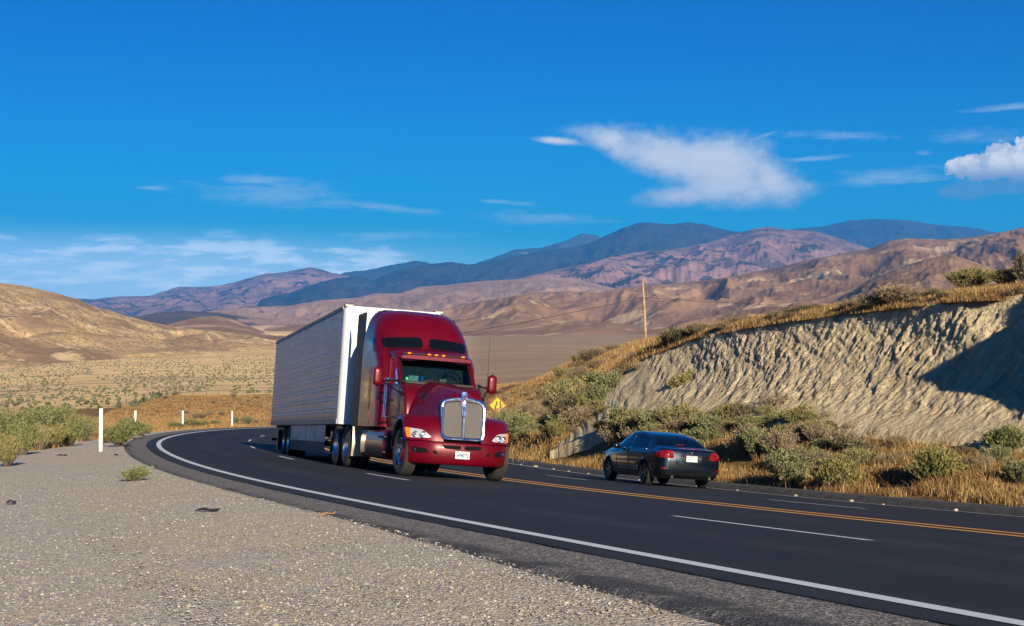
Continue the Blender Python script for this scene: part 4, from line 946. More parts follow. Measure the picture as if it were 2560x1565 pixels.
RX_ = Matrix(((0, 0, 1, 0), (1, 0, 0, 0), (0, 1, 0, 0), (0, 0, 0, 1)))       # text facing +x
def at(x, y, z, sx=1, sy=1): return Matrix.Translation((x, y, z)) @ RX_ @ Matrix.Diagonal((sx, sy, 1, 1))
text("WP40972", .085, at(.913, 0, .488, .72, 1.15), M_INK, pl)
text("California", .028, at(.913, 0, .557), M_LRED, pl)
MB().box((.912, .105, .56), (.004, .045, .022)).build("sticker", M_AMB, pl); MB().box((.912, -.105, .56), (.004, .04, .02)).build("sticker", M_INK, pl)
# frame, axles, wheels
MB().box((-3.6, .42, .72), (7.9, .09, .24)).box((-3.6, -.42, .72), (7.9, .09, .24)).box((-6.2, 0, .86), (1.6, .9, .06)).box((-2.6, 0, .7), (2.0, 1.3, .5)).build("frame", M_FRM, TR)
MB().cyl((-.02, -1, .5), (-.02, 1, .5), .06).build("axle", M_FRM, TR)
for x in (-5.55, -6.88): MB().cyl((x, -1, .5), (x, 1, .5), .11).build("axle", M_FRM, TR)
for sgn in (-1, 1):
    wheel(TR, (-.02, sgn * .985, .50), sgn, .50, .27, False, 'steer', WM, turn=math.radians(4))
    for x in (-5.55, -6.88): wheel(TR, (x, sgn * 1.05, .50), sgn, .50, .26, True, 'drive', WM)
    MB().box((-7.45, sgn * .9, .60), (.02, .6, .6)).build("mud_flap", M_BLK, TR)
# inside the cab
M_INT = simple("dark_trim", (.03, .03, .032), .8, var=.2)
MB().box((-2.26, 0, 2.25), (.03, 1.74, .72)).build("rear_lining", M_INT, TR)
MB().box((-1.62, 0, 2.0), (.62, 1.56, .05)).box((-1.92, .45, 2.03), (.12, .5, .10)).build("dashboard", M_INT, TR, bevel=.01)
for sy in (-.45, .45): MB().box((-2.25, sy, 1.98), (.14, .5, .62), Matrix.Rotation(-.12, 3, 'Y')).box((-2.28, sy, 2.33), (.12, .26, .16)).build("seat", M_INT, TR, bevel=.04)
MB().revolve([(-.014, .21), (0, .226), (.014, .21), (0, .195)], 28, (0, 0, 0), axis='x', closed=True).build("steering_wheel", M_BLK, TR, smooth=True).matrix_local = Matrix.Translation((-1.86, .42, 2.13)) @ Matrix.Rotation(-.5, 4, 'Y')
MB().tube([(-1.42, -.10, 2.055), (-1.44, .12, 2.07), (-1.50, .55, 2.10)], .010, 6).build("wiper", M_BLK, TR); MB().tube([(-1.42, -.05, 2.055), (-1.44, -.25, 2.065), (-1.47, -.42, 2.045)], .010, 6).build("wiper", M_BLK, TR)
MB().box((-1.66, -.52, 2.10), (.02, .22, .13), Matrix.Rotation(.4, 3, 'Y')).build("paper_sheet", simple("paper", (.55, .62, .62), .8), None); bpy.data.objects["paper_sheet"].matrix_world = TR.matrix_world; tag(bpy.data.objects["paper_sheet"], "pale sheet of paper propped behind the truck's windscreen", "paper")
cp = MB(); rws = [[(-1.60 + .095 * math.cos(a) * math.cos(e), -.13 + .085 * math.sin(a) * math.cos(e), 2.045 + .085 * math.sin(e)) for a in [2 * math.pi * i / 16 for i in range(16)]] for e in [0, .3, .6, .9, 1.2, 1.5]]
cp.grid(rws, cv=True).grid([[(-1.53 + .0 * k, -.13 + y, 2.05 + .012 * (1 - (y / .08) ** 2)) for y in np.linspace(-.07, .07, 7)] if k == 0 else [(-1.45 - .6 * (y ** 2) * 8, -.13 + y, 2.04) for y in np.linspace(-.07, .07, 7)] for k in (0, 1)])
co_ = cp.build("cap", simple("red_cloth", (.50, .02, .05), .8, var=.2), None, smooth=True); co_.matrix_world = TR.matrix_world; tag(co_, "bright red cloth cap lying on the truck dashboard", "cap")
co_ = MB().box((-1.62, .14, 2.09), (.12, .17, .085)).build("box", simple("tan_card", (.42, .30, .18), .8, var=.25), None, bevel=.025); co_.matrix_world = TR.matrix_world; tag(co_, "small tan carton on the truck dashboard right of the red cap", "box")
co_ = MB().box((-1.60, -.34, 2.10), (.05, .07, .12)).build("box", simple("blue_card", (.03, .08, .45), .6), None, bevel=.01); co_.matrix_world = TR.matrix_world; tag(co_, "small upright blue carton on the truck dashboard left of the red cap", "box")
MB().box((-1.435 - .075, -.70, 2.085), (.004, .05, .08), Matrix.Rotation(-.7, 3, 'Y')).build("sticker", simple("green_sticker", (.02, .55, .12), .6), TR)

# ------------------------------------------------------------------ trailer
TL = empty("semi_trailer", pose(26.0, 5.3, 105.68, g=-.078, b=.078), label="silver ribbed refrigerated box trailer behind the red tractor", category="trailer")
XR, XF, HW, ZB, ZT = -13.65, 2.12, 1.29, 1.04, 4.05
bx = MB(); R = [[(x, y, z) for x, y in ring(XR, XF, HW, HW, .03, .24, ns=4)] for z in (ZB, 1.20, 3.98, ZT)]; n = len(R[0]); bx.grid(R, cv=True)
bx.f += [tuple(range(n)), tuple(3 * n + i for i in range(n - 1, -1, -1))]
box_o = bx.build("box_body", M_WHT, TL, bevel=.015)
def m_side(t, bs):
    P = objc(t); sp = t.node('ShaderNodeSeparateXYZ'); t.l.new(P, sp.inputs[0])
    px_ = t.math('PINGPONG', sp.outputs[0], .305); seam = t.ss(px_, .0, .018); rv = t.math('SINE', t.math('MULTIPLY', sp.outputs[0], 2 * math.pi / .11))
    n = t.noise(t.mapv(P, (1, 1, .25)), 2.2, 5, .6); n2 = t.noise(P, 9, 4, .6)
    c = t.mix(t.ss(n, .3, .7), (.25, .23, .235), (.34, .315, .32)); c = t.mix(t.math('MULTIPLY', t.math('SUBTRACT', 1, seam), .25), c, (.2, .2, .2))
    c = t.mix(t.ss(t.math('ABSOLUTE', sp.outputs[1]), 1.298, 1.303), c, (.80, .80, .82))  # rib tops painted lighter, standing in for grazing sunlight on them
    t.put(bs.inputs['Base Color'], c); bs.inputs['Metallic'].default_value = .65; t.put(bs.inputs['Roughness'], t.ss(n2, .3, .7, .34, .46))
    h = t.math('ADD', t.math('MULTIPLY', rv, .5), t.math('MULTIPLY', seam, 1.2))
    bump(t, bs, h, .4, .008)
def m_tape(t, bs):
    sp = t.node('ShaderNodeSeparateXYZ'); t.l.new(objc(t), sp.inputs[0])
    t.put(bs.inputs['Base Color'], t.mix(t.math('GREATER_THAN', t.math('SINE', t.math('MULTIPLY', sp.outputs[0], 2 * math.pi / .56)), 0), (.62, .60, .58), (.42, .06, .03))); bs.inputs['Roughness'].default_value = .5
M_TAPE = material("red_white_tape", m_tape)
M_SIDE = material("ribbed_steel", m_side)
for sgn in (-1, 1):
    rows = []; zz = [1.22]; off = [0.]
    z = 1.38
    prof = [(1.19, .0), (1.21, .006)]
    for k in range(9):
        for dz in (0, .105):
            zc_ = 1.36 + k * .302 + dz
            if zc_ < 3.95: prof += [(zc_ - .024, .006), (zc_ - .013, .006), (zc_ - .008, .013), (zc_, .016), (zc_ + .008, .013), (zc_ + .013, .006), (zc_ + .024, .006)]
    prof += [(3.965, .006), (3.97, 0)]
    xs = np.linspace(XR + .05, XF - .25, 90)
    side = MB().grid([[(x, sgn * (HW + o_), z) for z, o_ in prof] for x in xs]); side.build("side_panel", M_SIDE, TL, smooth=True, angle=80)
    MB().box(((XR + XF - .22) / 2, sgn * (HW + .006), 4.01), (XF - XR - .22, .04, .09)).build("top_rail", simple("weathered_alu", (.16, .15, .15), .5, .6), TL, bevel=.006)
    MB().box(((XR + XF - .2) / 2, sgn * (HW + .004), 1.105), (XF - XR - .2, .03, .13)).build("bottom_rail", simple("dull_rail", (.20, .19, .19), .5, .5), TL, bevel=.006)
    MB().box(((XR + XF) / 2 - .1, sgn * (HW + .021), 1.185), (XF - XR - .5, .004, .045)).build('reflective_tape', M_TAPE, TL)
    # skirt
    MB().box((-4.35, sgn * 1.21, .80), (7.7, .02, .46)).build("skirt", M_GRY, TL, bevel=.004)
    MB().box((-4.35, sgn * 1.205, .42), (7.7, .015, .30)).build("skirt_flap", simple("dark_flap", (.05, .05, .055), .7), TL, bevel=.004)
    for xx in (-2.3, -4.3, -6.3): MB().box((xx, sgn * 1.222, .80), (.015, .006, .45)).build("skirt_seam", M_FRM, TL)
    MB().box((-3.4, sgn * 1.235, 1.02), (.06, .03, .03)).build("marker_lamp", M_LRED, TL)
    for xx in (-8.98, -10.28): wheel(TL, (xx, sgn * 1.08, .50), sgn, .50, .26, True, 'drive', WM)
    MB().box((1.94, sgn * 1.17, 4.06), (.26, .24, .09)).build("corner_cap", simple("dull_cap", (.20, .19, .18), .5, .6), TL, bevel=.02)
    MB().box((-10.95, sgn * 1.05, .55), (.02, .55, .7)).build("mud_flap", M_BLK, TL)
    MB().box((-.55, sgn * .95, .62), (.12, .12, .85)).box((-.55, sgn * .95, .22), (.3, .25, .03)).build("landing_leg", M_FRM, TL, bevel=.01)
    MB().tube([(-13.45, sgn * .6, 1.05), (-13.35, sgn * .6, .62)], .04, 6).build("guard_hanger", M_FRM, TL)
MB().box((-13.35, 0, .55), (.09, 2.5, .10)).build("rear_guard", M_FRM, TL, bevel=.008)
MB().box((-9.6, 0, .86), (3.2, 1.2, .28)).cyl((-8.98, -1, .5), (-8.98, 1, .5), .08).cyl((-10.28, -1, .5), (-10.28, 1, .5), .08).build("bogie", M_FRM, TL)
MB().box((-6, .0, 1.0), (14, 2.3, .07)).build("floor_beams", M_FRM, TL)
# refrigeration unit on the nose
ru = MB(); R = [[(x, y, z) for x, y in ring(XF - .02, XF + f_, w_, w_, .02, .10, ns=3)] for z, f_, w_ in ((1.95, .30, .84), (2.0, .36, .86), (3.55, .38, .88), (3.75, .34, .88), (3.9, .24, .86), (3.97, .12, .8))]
n = len(R[0]); ru.grid(R, cv=True); ru.f += [tuple(range(n)), tuple(5 * n + i for i in range(n - 1, -1, -1))]
uo = ru.build("cooling_unit", M_WHT, TL, smooth=True, angle=50)
MB().box((XF + .385, 0, 2.85), (.03, 1.5, 1.2)).box((XF + .19, -.875, 2.75), (.30, .03, 1.45)).box((XF + .19, .875, 2.75), (.30, .03, 1.45)).build("unit_grille", M_BLK, uo, bevel=.01)

# ------------------------------------------------------------------ sedan
M_NAVY = simple("dark_blue_grey_metallic", (.005, .010, .019), .24, .5, coat=1., var=.04, nscale=2)
CR = empty("sedan", pose(23.9, 12.9, fwd=1), label="dark blue grey sedan driving away beside the asphalt dike", category="car")
ip = lambda x, t: float(np.interp(x, [a for a, b in t], [b for a, b in t]))
Wt = [(-1.74, .66), (-1.70, .76), (-1.62, .83), (-1.4, .875), (-.7, .90), (.5, .905), (1.8, .90), (2.4, .87), (2.75, .80), (2.95, .66), (3.02, .50)]
Dk = [(-1.74, .93), (-1.70, .985), (-1.5, 1.01), (-1.0, 1.02), (1.3, 1.0), (1.7, .985), (2.2, .93), (2.7, .82), (2.95, .70), (3.02, .60)]
Tp = [(-1.74, .93), (-1.70, .985), (-1.5, 1.01), (-1.08, 1.035), (-.85, 1.14), (-.55, 1.26), (-.2, 1.365), (.15, 1.42), (.5, 1.435), (.8, 1.42), (1.05, 1.35), (1.35, 1.20), (1.72, 1.0), (2.2, .93), (2.7, .82), (2.95, .70), (3.02, .60)]
Bl = [(-1.74, .86), (-1.5, .90), (0, .92), (1.5, .90), (2.4, .82), (3.02, .55)]
Zb = [(-1.74, .40), (-1.66, .30), (-1.4, .22), (2.7, .20), (2.95, .26), (3.02, .34)]
xs = np.unique(np.concatenate([np.linspace(-1.74, -1.5, 9), np.linspace(-1.5, 2.7, 96), np.linspace(2.7, 3.02, 10)]))
car = MB(); rows = []
for x in xs:
    w, dk, tp, bl, zb = ip(x, Wt), ip(x, Dk), ip(x, Tp), ip(x, Bl), ip(x, Zb)
    k = min(1, max(0, (tp - dk) / .38)); ar = zb
    for cx_ in (-.7, 2.0):
        if abs(x - cx_) < .375: ar = max(ar, .32 + math.sqrt(.375 ** 2 - (x - cx_) ** 2))
    z0, z1, z2 = max(zb, ar), max(zb + .09, ar), max(.44, ar)
    wr = (w - .16) * (1 - k) + .60 * k; g = lambda t: (w - .045) * (1 - t) + wr * t
    P = [(0, zb), (w * .5, zb), (w - .10, z0), (w - .03, z1), (w - .002, z2), (w, max(.60, ar)), (w - .012, max(.70, ar)), (w - .004, max(.80, ar)), (w - .028, bl), (g(.08), bl + (tp - bl) * .12), (g(.35), bl + (tp - bl) * .40), (g(.68), bl + (tp - bl) * .70), (g(.9), bl + (tp - bl) * .89), (g(1.0) - .03, bl + (tp - bl) * .965), (wr * .72, bl + (tp - bl) * .99), (wr * .35, tp), (0, tp + .004)]
    rows.append([(x, y, z) for y, z in P] + [(x, -y, z) for y, z in P[-2:0:-1]])
n = len(rows[0]); car.grid(rows, cv=True); car.f += [tuple(range(n)), tuple((len(rows) - 1) * n + i for i in range(n - 1, -1, -1))]
cb = car.build("body", M_NAVY, CR, smooth=True, angle=46); tc_ = bvh(car)
def cp_(c, axis, sign, mat, nm, off=.004, p=6., par=None, nr=6):
    d = MB(); patch(d, tc_, c, axis, sign, off, p=p, nr=nr); return d.build(nm, mat, par or CR, smooth=True)
M_CGL = simple("car_glass", (.002, .003, .004), .05, coat=0., var=0, spec=.28)
cp_([(-.60, 1.30), (.60, 1.30), (.72, 1.04), (-.72, 1.04)][:0] or [(.52, 1.345), (-.52, 1.345), (-.70, 1.055), (.70, 1.055)], 'x', -1, M_CGL, "rear_window", .004, 8)
for sgn in (-1, 1):
    cp_([(-.42, 1.31), (.42, 1.37), (.42, .955), (-.72, .965)], 'y', sgn, M_CGL, "side_window", .003, 9)
    cp_([(.49, 1.37), (.86, 1.34), (1.38, .955), (.49, .955)], 'y', sgn, M_CGL, "side_window", .003, 9)
    MB().tube([(1.36, sgn * .885, .935), (.4, sgn * .885, .937), (-.80, sgn * .878, .945)], .009, 6).build("chrome_strip", M_CHR, CR, smooth=True)
    MB().tube([(1.55, sgn * .912, .47), (-.25, sgn * .912, .47)], .012, 6).build("side_moulding", M_CHR if 0 else simple("body_trim", (.10, .12, .15), .3, .8), CR, smooth=True)
    for x in (.30, -.52): MB().tube([(x, sgn * .90, .80), (x + .03, sgn * .928, .81), (x + .14, sgn * .928, .81), (x + .17, sgn * .90, .80)], .012, 6).build("door_handle", M_NAVY, CR, smooth=True)
    for x in (.455, -.62, 1.34): MB().tube([(x, sgn * (.905 if x < 1 else .9), .30 if x > -.5 else .74), (x, sgn * .908, .6 if x > -.5 else .78), (x - .01, sgn * .885, .93)], .004, 5).build("door_seam", M_FRM, CR)
    m_ = MB(); R = [[(1.10 + dx + .06 * f * math.cos(a), sgn * (1.0 + .10 * f * math.sin(a)), .985 + dz) for a in [2 * math.pi * i / 14 for i in range(14)]] for dz, f, dx in ((-.07, .5, 0), (-.055, .9, 0), (0, 1, 0), (.05, .92, 0), (.065, .5, 0))]
    m_.grid(R, cv=True); m_.f += [tuple(range(14)), tuple(56 + i for i in range(13, -1, -1))]; m_.cyl((1.12, sgn * .86, .95), (1.10, sgn * .97, .965), .02); m_.build("wing_mirror", M_NAVY, CR, smooth=True, angle=60)
    for x in (-.7, 2.0): wheel(CR, (x, sgn * .79, .32), sgn, .32, .205, False, 'car', WM, wr=.215)
    s = sgn
    f = lambda *c: [(s * a, b) for a, b in (c if s > 0 else (c[1], c[0], c[3], c[2]))]
    tl = cp_(f((.80, .935), (.55, .945), (.47, .745), (.79, .735)), 'x', -1, M_LRED, "tail_lamp", .010, 6)
    for z in (.80, .87): MB().box((-1.735, s * .66, z), (.03, .20, .008)).build("lamp_bar", M_LRED, tl)
    cp_([(-1.62, .93), (-1.40, .90), (-1.44, .76), (-1.66, .74)], 'y', sgn, M_LRED, "tail_lamp", .006, 6)
    cp_(f((.80, .50), (.70, .50), (.70, .455), (.80, .455)), 'x', -1, M_LRED, "reflector", .006, 6)
    MB().cyl((-1.75, s * .52, .27), (-1.55, s * .52, .28), .035, n=12).build("exhaust_tip", M_CHR, CR, smooth=True)
# boot lid seam, garnish, plate, emblem, bumper
cp_([(.78, .40), (-.78, .40), (-.74, .29), (.74, .29)], 'x', -1, M_BLK, "bumper_valance", .006, 9)
MB().tube([(-1.735, .45, .93), (-1.752, .42, .66), (-1.755, .36, .585), (-1.757, 0, .575), (-1.755, -.36, .585), (-1.752, -.42, .66), (-1.735, -.45, .93)], .005, 5).build("boot_seam", M_FRM, CR)
gn = cp_([(.30, .845), (-.30, .845), (-.27, .66), (.27, .66)], 'x', -1, M_BLK, "plate_recess", .004, 9)
MB().box((-1.752, .24, .755), (.012, .08, .10)).box((-1.752, -.24, .755), (.012, .08, .10)).build("garnish", M_CHR, gn, bevel=.01)
cpl = MB().box((-1.762, 0, .75), (.010, .31, .155)).build("number_plate", M_PLT, CR, bevel=.004)
for i in range(7): MB().box((-1.769, .105 - i * .035, .742), (.003, .018, .060)).build("plate_character", simple("faded_ink", (.22, .24, .32), .6) if i == 0 else bpy.data.materials["faded_ink"], cpl)
MB().box((-1.769, 0, .805), (.003, .12, .016)).build("plate_header", M_LRED, cpl)
MB().box((-1.752, 0, .90), (.01, .075, .06)).build("emblem", M_CHR, CR, bevel=.012)
MB().box((-1.66, 0, 1.012), (.03, .60, .012)).build("boot_edge", M_LRED, CR); MB().box((-.93, 0, 1.095), (.03, .24, .03)).build("brake_lamp", M_LRED, CR)
MB().box((.6, 0, .34), (4.1, 1.3, .18)).build("underbody", M_FRM, CR)

# ------------------------------------------------------------------ plants
def ray_ground(u, v, lo=8, hi=1600):
    D = np.geomspace(lo, hi, 900); x = (u - CX) / F * D; z = (CY - v) / F * D; g = ground_z(x, D)
    i = np.argmax(z < g)
    if not (z < g).any(): i = 450
    return x[i], D[i], g[i]
def m_leaf(c_dark, c_light, rough=.8, trans=.0):
    def f(t, bs):
        at = t.node('ShaderNodeAttribute', attribute_name='tone'); sp = t.node('ShaderNodeSeparateColor'); t.l.new(at.outputs['Color'], sp.inputs[0])
        oi = t.node('ShaderNodeObjectInfo'); c = t.mix(sp.outputs[0], c_dark, c_light)
        c = t.mix(t.math('MULTIPLY', sp.outputs[1], .8), c, (.34, .25, .13)); c = t.mix(t.math('MULTIPLY', oi.outputs['Random'], .35), c, (.24, .22, .13))
        t.put(bs.inputs['Base Color'], c); bs.inputs['Roughness'].default_value = rough; bs.inputs['Specular IOR Level'].default_value = .2
    return material("leaves", f)
M_SAGE = m_leaf((.05, .065, .022), (.21, .225, .085)); M_OLIVE = m_leaf((.065, .065, .02), (.235, .22, .07)); M_DEAD = m_leaf((.09, .065, .04), (.27, .20, .135)); M_DARKB = m_leaf((.035, .03, .018), (.12, .095, .055))
M_STEM = simple("twig_bark", (.16, .12, .085), .9, var=.3)
def shrub_mesh(seed, ntw=170, nl=20, leaf=.045, lw=.012, up=.55, spread=1., dead=0., flat=1.):
    r = np.random.RandomState(seed); V = []; Fq = []; tone = []
    # several sub-crowns make the outline uneven
    nc = r.randint(5, 9); cen = np.stack([r.uniform(-.26, .26, nc), r.uniform(-.26, .26, nc), r.uniform(.30, .62, nc)], -1); rad = r.uniform(.22, .36, nc)
    sv = []; sf = []
    tips = []
    for i in range(ntw):
        c = r.randint(nc); d = r.randn(3); d /= np.linalg.norm(d); d[2] = abs(d[2]) * .9 - .15; tip = cen[c] + d * rad[c] * r.uniform(.6, 1.12)
        tip[:2] *= spread; tip[2] = max(.05, tip[2]) * flat; base = np.array([tip[0] * .12, tip[1] * .12, 0]); tips.append((base, tip, c))
        mid = (base + tip) / 2 + r.randn(3) * .03
        if i % 2 == 0:
            b = len(sv); w = .006
            for q, ww in ((base, w * 1.6), (mid, w), (tip, w * .3)): sv += [q + np.array([ww, 0, 0]), q + np.array([-ww * .5, ww, 0]), q + np.array([-ww * .5, -ww, 0])]
            for k in range(2):
                for j in range(3): sf.append((b + k * 3 + j, b + k * 3 + (j + 1) % 3, b + k * 3 + 3 + (j + 1) % 3, b + k * 3 + 3 + j))
    B = np.array([t[0] for t in tips]); Tt = np.array([t[1] for t in tips]); N = ntw * nl
    k = r.uniform(.42, 1.04, N); idx = np.repeat(np.arange(ntw), nl)
    P = B[idx] * (1 - k[:, None]) + Tt[idx] * k[:, None] + r.randn(N, 3) * .022
    D = (Tt - B)[idx]; D /= np.linalg.norm(D, axis=1)[:, None]; D = D + r.randn(N, 3) * .55; D[:, 2] += up * .5; D /= np.linalg.norm(D, axis=1)[:, None]
    side = np.cross(D, r.randn(N, 3)); side /= np.linalg.norm(side, axis=1)[:, None]
    L = (leaf * r.uniform(.6, 1.5, N))[:, None]; Wd = (lw * r.uniform(.7, 1.4, N))[:, None]
    quad = np.stack([P - side * Wd, P + D * L * .5 - side * Wd * 1.1, P + D * L, P + D * L * .5 + side * Wd * 1.1], 1); quad[:, 0] = P
    quad[..., 2] = np.maximum(quad[..., 2], .01)
    tn = np.clip(r.uniform(0, 1, ntw)[idx] * .6 + r.uniform(0, .4, N) + .0, 0, 1); dd = (r.uniform(0, 1, ntw) < dead)[idx] * 1.0 * r.uniform(.4, 1, N)
    col = np.repeat(np.stack([tn, dd, 0 * tn], -1), 4, axis=0)
    return quad.reshape(-1, 3), np.arange(N * 4).reshape(N, 4), col, np.array(sv), sf
KINDS = {}
def make_kind(key, mat, seeds, **kw):
    KINDS[key] = []
    for sd_ in seeds:
        V, Q_, colr, sv, sf = shrub_mesh(sd_, **kw)
        o = link_mesh("foliage", V, Q_, mat, smooth=False); add_attr(o, "tone", colr); st = link_mesh("stem", sv, sf, M_STEM, smooth=True)
        KINDS[key].append((o, st))
make_kind('sage', M_SAGE, (1, 2, 3, 4), ntw=300, nl=30, leaf=.055, lw=.013)
make_kind('olive', M_OLIVE, (11, 12, 13), ntw=300, nl=28, leaf=.06, lw=.011, up=.9, dead=.15)
make_kind('dead', M_DEAD, (21, 22, 23), ntw=260, nl=20, leaf=.07, lw=.007, up=.5, dead=.5)
make_kind('dark', M_DARKB, (31, 32), ntw=220, nl=20, leaf=.055, lw=.011, dead=.2)
RS = random.Random(5); KUSE = {k: 0 for k in KINDS}
protos = []
ADJ = {'sage': 'grey green sagebrush', 'olive': 'olive yellow sagebrush', 'dead': 'dry greyish brown bush', 'dark': 'dark brown bush'}
def place_shrub(x, y, z, w, h, kind, label, group):
    i = KUSE[kind] % len(KINDS[kind]); KUSE[kind] += 1; f0, s0_ = KINDS[kind][i]
    e = bpy.data.objects.new("shrub", None); COL.objects.link(e); e.location = (x, y, z - .04); e.rotation_euler = (0, 0, RS.uniform(0, 6.28)); e.scale = (w / .86, w / .86, h / .84)
    tag(e, label, "shrub", group)
    for src in (f0, s0_):
        c = src.copy(); COL.objects.link(c); c.parent = e
    return e
SH = {
 'left': ('in the clump left of the posts', [(17, 1167, 62, 80, 'olive'), (57, 1138, 66, 84, 'sage'), (100, 1125, 60, 66, 'olive'), (136, 1119, 60, 60, 'olive'), (170, 1116, 62, 58, 'sage'), (199, 1103, 56, 50, 'sage'), (226, 1097, 46, 54, 'olive'),
   (-22, 1150, 70, 90, 'sage'), (20, 1100, 80, 75, 'sage'), (52, 1082, 70, 55, 'dead'), (82, 1085, 84, 68, 'sage'), (114, 1080, 80, 62, 'sage'), (148, 1076, 76, 62, 'sage'), (184, 1082, 60, 48, 'olive'), (28, 1056, 60, 28, 'olive'), (204, 1066, 66, 30, 'dead'), (236, 1070, 40, 22, 'dead'), (-30, 1080, 90, 60, 'olive')]),
 'post': ('by the second white post', [(296, 1117, 64, 66, 'sage'), (268, 1108, 46, 44, 'olive'), (322, 1098, 62, 56, 'sage'), (350, 1091, 42, 36, 'olive'), (368, 1085, 34, 24, 'sage')]),
 'bend': ('along the far shoulder of the bend', [(443, 1073, 36, 20, 'sage'), (483, 1070, 42, 24, 'olive'), (502, 1067, 36, 18, 'sage'), (537, 1063, 24, 14, 'sage'), (590, 1060, 22, 17, 'sage'), (617, 1060, 32, 20, 'sage'), (640, 1058, 22, 12, 'dead')]),
 'knoll': ('on the knoll beyond the bend', [(210, 1056, 30, 18, 'dead'), (494, 1048, 48, 20, 'dead'), (526, 1039, 22, 14, 'dead'), (553, 1040, 22, 15, 'dead'), (466, 1036, 20, 11, 'dead'), (437, 990, 24, 14, 'dead'), (413, 997, 18, 10, 'dead'), (584, 994, 18, 12, 'dead'), (604, 1012, 15, 11, 'dead'), (534, 1008, 16, 8, 'dead'), (372, 1003, 12, 6, 'dead'), (622, 1005, 12, 7, 'dead'), (642, 996, 16, 8, 'dead'), (575, 1017, 12, 6, 'dead'), (392, 1030, 14, 6, 'dead'), (300, 1018, 12, 12, 'dark')]),
 'sign': ('on the slope just right of the lane sign', [(1254, 1090, 66, 62, 'sage'), (1292, 1102, 88, 66, 'sage'), (1328, 1106, 54, 50, 'sage'), (1362, 1078, 50, 36, 'sage'), (1316, 1038, 46, 34, 'dead'), (1350, 1050, 52, 32, 'dead'), (1285, 1050, 40, 26, 'sage'), (1340, 1062, 40, 24, 'olive')]),
 'toe': ('near the left end of the cut face', [(1392, 1104, 64, 54, 'olive'), (1424, 1046, 104, 92, 'olive'), (1462, 1046, 60, 66, 'olive'), (1500, 1024, 66, 64, 'sage'), (1446, 988, 86, 48, 'olive'), (1382, 1030, 56, 40, 'dark'), (1365, 992, 50, 24, 'dead'), (1400, 948, 46, 30, 'olive'), (1410, 984, 56, 32, 'dark'), (1530, 1064, 62, 38, 'dead'), (1478, 1000, 50, 34, 'dead'), (1440, 1090, 46, 30, 'dead')]),
 'hill': ('on the grassy hill left of the cut', [(1446, 910, 42, 26, 'olive'), (1448, 936, 46, 22, 'dead'), (1504, 929, 56, 28, 'dark'), (1500, 888, 46, 20, 'dead'), (1548, 902, 40, 20, 'dead'), (1589, 895, 40, 16, 'dead'), (1478, 915, 36, 18, 'dead'), (1530, 876, 40, 16, 'dead'), (1620, 880, 36, 14, 'dead'), (1432, 958, 40, 22, 'dark'), (1560, 924, 34, 16, 'dark')]),
 'crest': ('along the crest of the cut face', [(1672, 862, 62, 40, 'dark'), (1706, 856, 60, 44, 'dark'), (1744, 838, 52, 32, 'dark'), (1768, 826, 40, 20, 'dead'), (1935, 792, 34, 14, 'dead'), (2196, 782, 84, 46, 'dark'), (2236, 766, 100, 52, 'dead'), (2284, 760, 70, 40, 'dead'), (2406, 722, 80, 44, 'olive'), (2452, 718, 90, 50, 'olive'), (2510, 716, 76, 46, 'olive'), (1850, 808, 60, 20, 'dead'), (2010, 782, 70, 24, 'dark'), (2120, 776, 70, 30, 'dead'), (2340, 744, 60, 26, 'dark'), (2560, 712, 60, 88, 'dark'), (2540, 742, 50, 26, 'dark')]),
 'foot': ('along the foot of the cut face', [(1548, 1102, 62, 54, 'sage'), (1585, 1076, 100, 56, 'sage'), (1643, 1092, 104, 64, 'sage'), (1700, 1072, 104, 60, 'olive'), (1690, 1038, 84, 48, 'sage'), (1716, 1002, 96, 72, 'olive'), (1777, 966, 26, 30, 'dark'), (1758, 1084, 72, 54, 'olive'), (1620, 1060, 70, 40, 'olive'), (1816, 1034, 64, 32, 'dead'), (1874, 1030, 50, 28, 'dead'), (1816, 1084, 60, 46, 'olive'), (1878, 1084, 70, 46, 'sage'), (1828, 1066, 60, 42, 'olive'), (1953, 1108, 56, 46, 'olive'), (2000, 1094, 54, 42, 'dead'), (2125, 1084, 60, 32, 'dead'), (2237, 1122, 58, 38, 'dead'), (2290, 1074, 80, 48, 'dead'), (2381, 1106, 80, 36, 'dead'), (2060, 1104, 46, 28, 'dead')]),
 'verge': ('in the dry grass between dike and cut', [(1778, 1116, 58, 60, 'dark'), (1886, 1150, 68, 84, 'sage'), (1972, 1218, 112, 92, 'sage'), (2088, 1228, 110, 88, 'olive'), (2344, 1214, 112, 98, 'olive'), (2488, 1168, 72, 54, 'sage'), (2550, 1208, 66, 66, 'sage'), (1990, 1150, 60, 40, 'dead'), (2230, 1165, 70, 40, 'dead'), (2420, 1180, 60, 40, 'dark'), (2130, 1160, 56, 36, 'dead')]),
}
for key, n_, bx_r in (('foot', 40, (1500, 2080, 1048, 1135)), ('toe', 16, (1395, 1520, 960, 1110)), ('verge', 14, (1900, 2540, 1128, 1190)), ('sign', 6, (1240, 1390, 1050, 1110)), ('crest', 14, (1720, 2380, 0, 1)), ('hill', 8, (1430, 1620, 885, 960))):
    q_ = random.Random(key)
    for _i in range(n_):
        u_ = q_.uniform(*bx_r[:2]); v_ = q_.uniform(*bx_r[2:]) if key != 'crest' else float(np.interp(u_, [1700, 1923, 2183, 2391, 2560], [842, 794, 762, 738, 722])) + q_.uniform(-4, 12); k_ = q_.choice(('sage', 'olive', 'olive', 'dead', 'dark')) if key not in ('hill', 'crest') else q_.choice(('dead', 'dark')); w_ = q_.uniform(54, 100) * (.6 if key in ('hill', 'crest') else 1)
        SH[key][1].append((u_, v_, w_, w_ * q_.uniform(.5, .75) * (.6 if key == 'crest' else 1), k_))
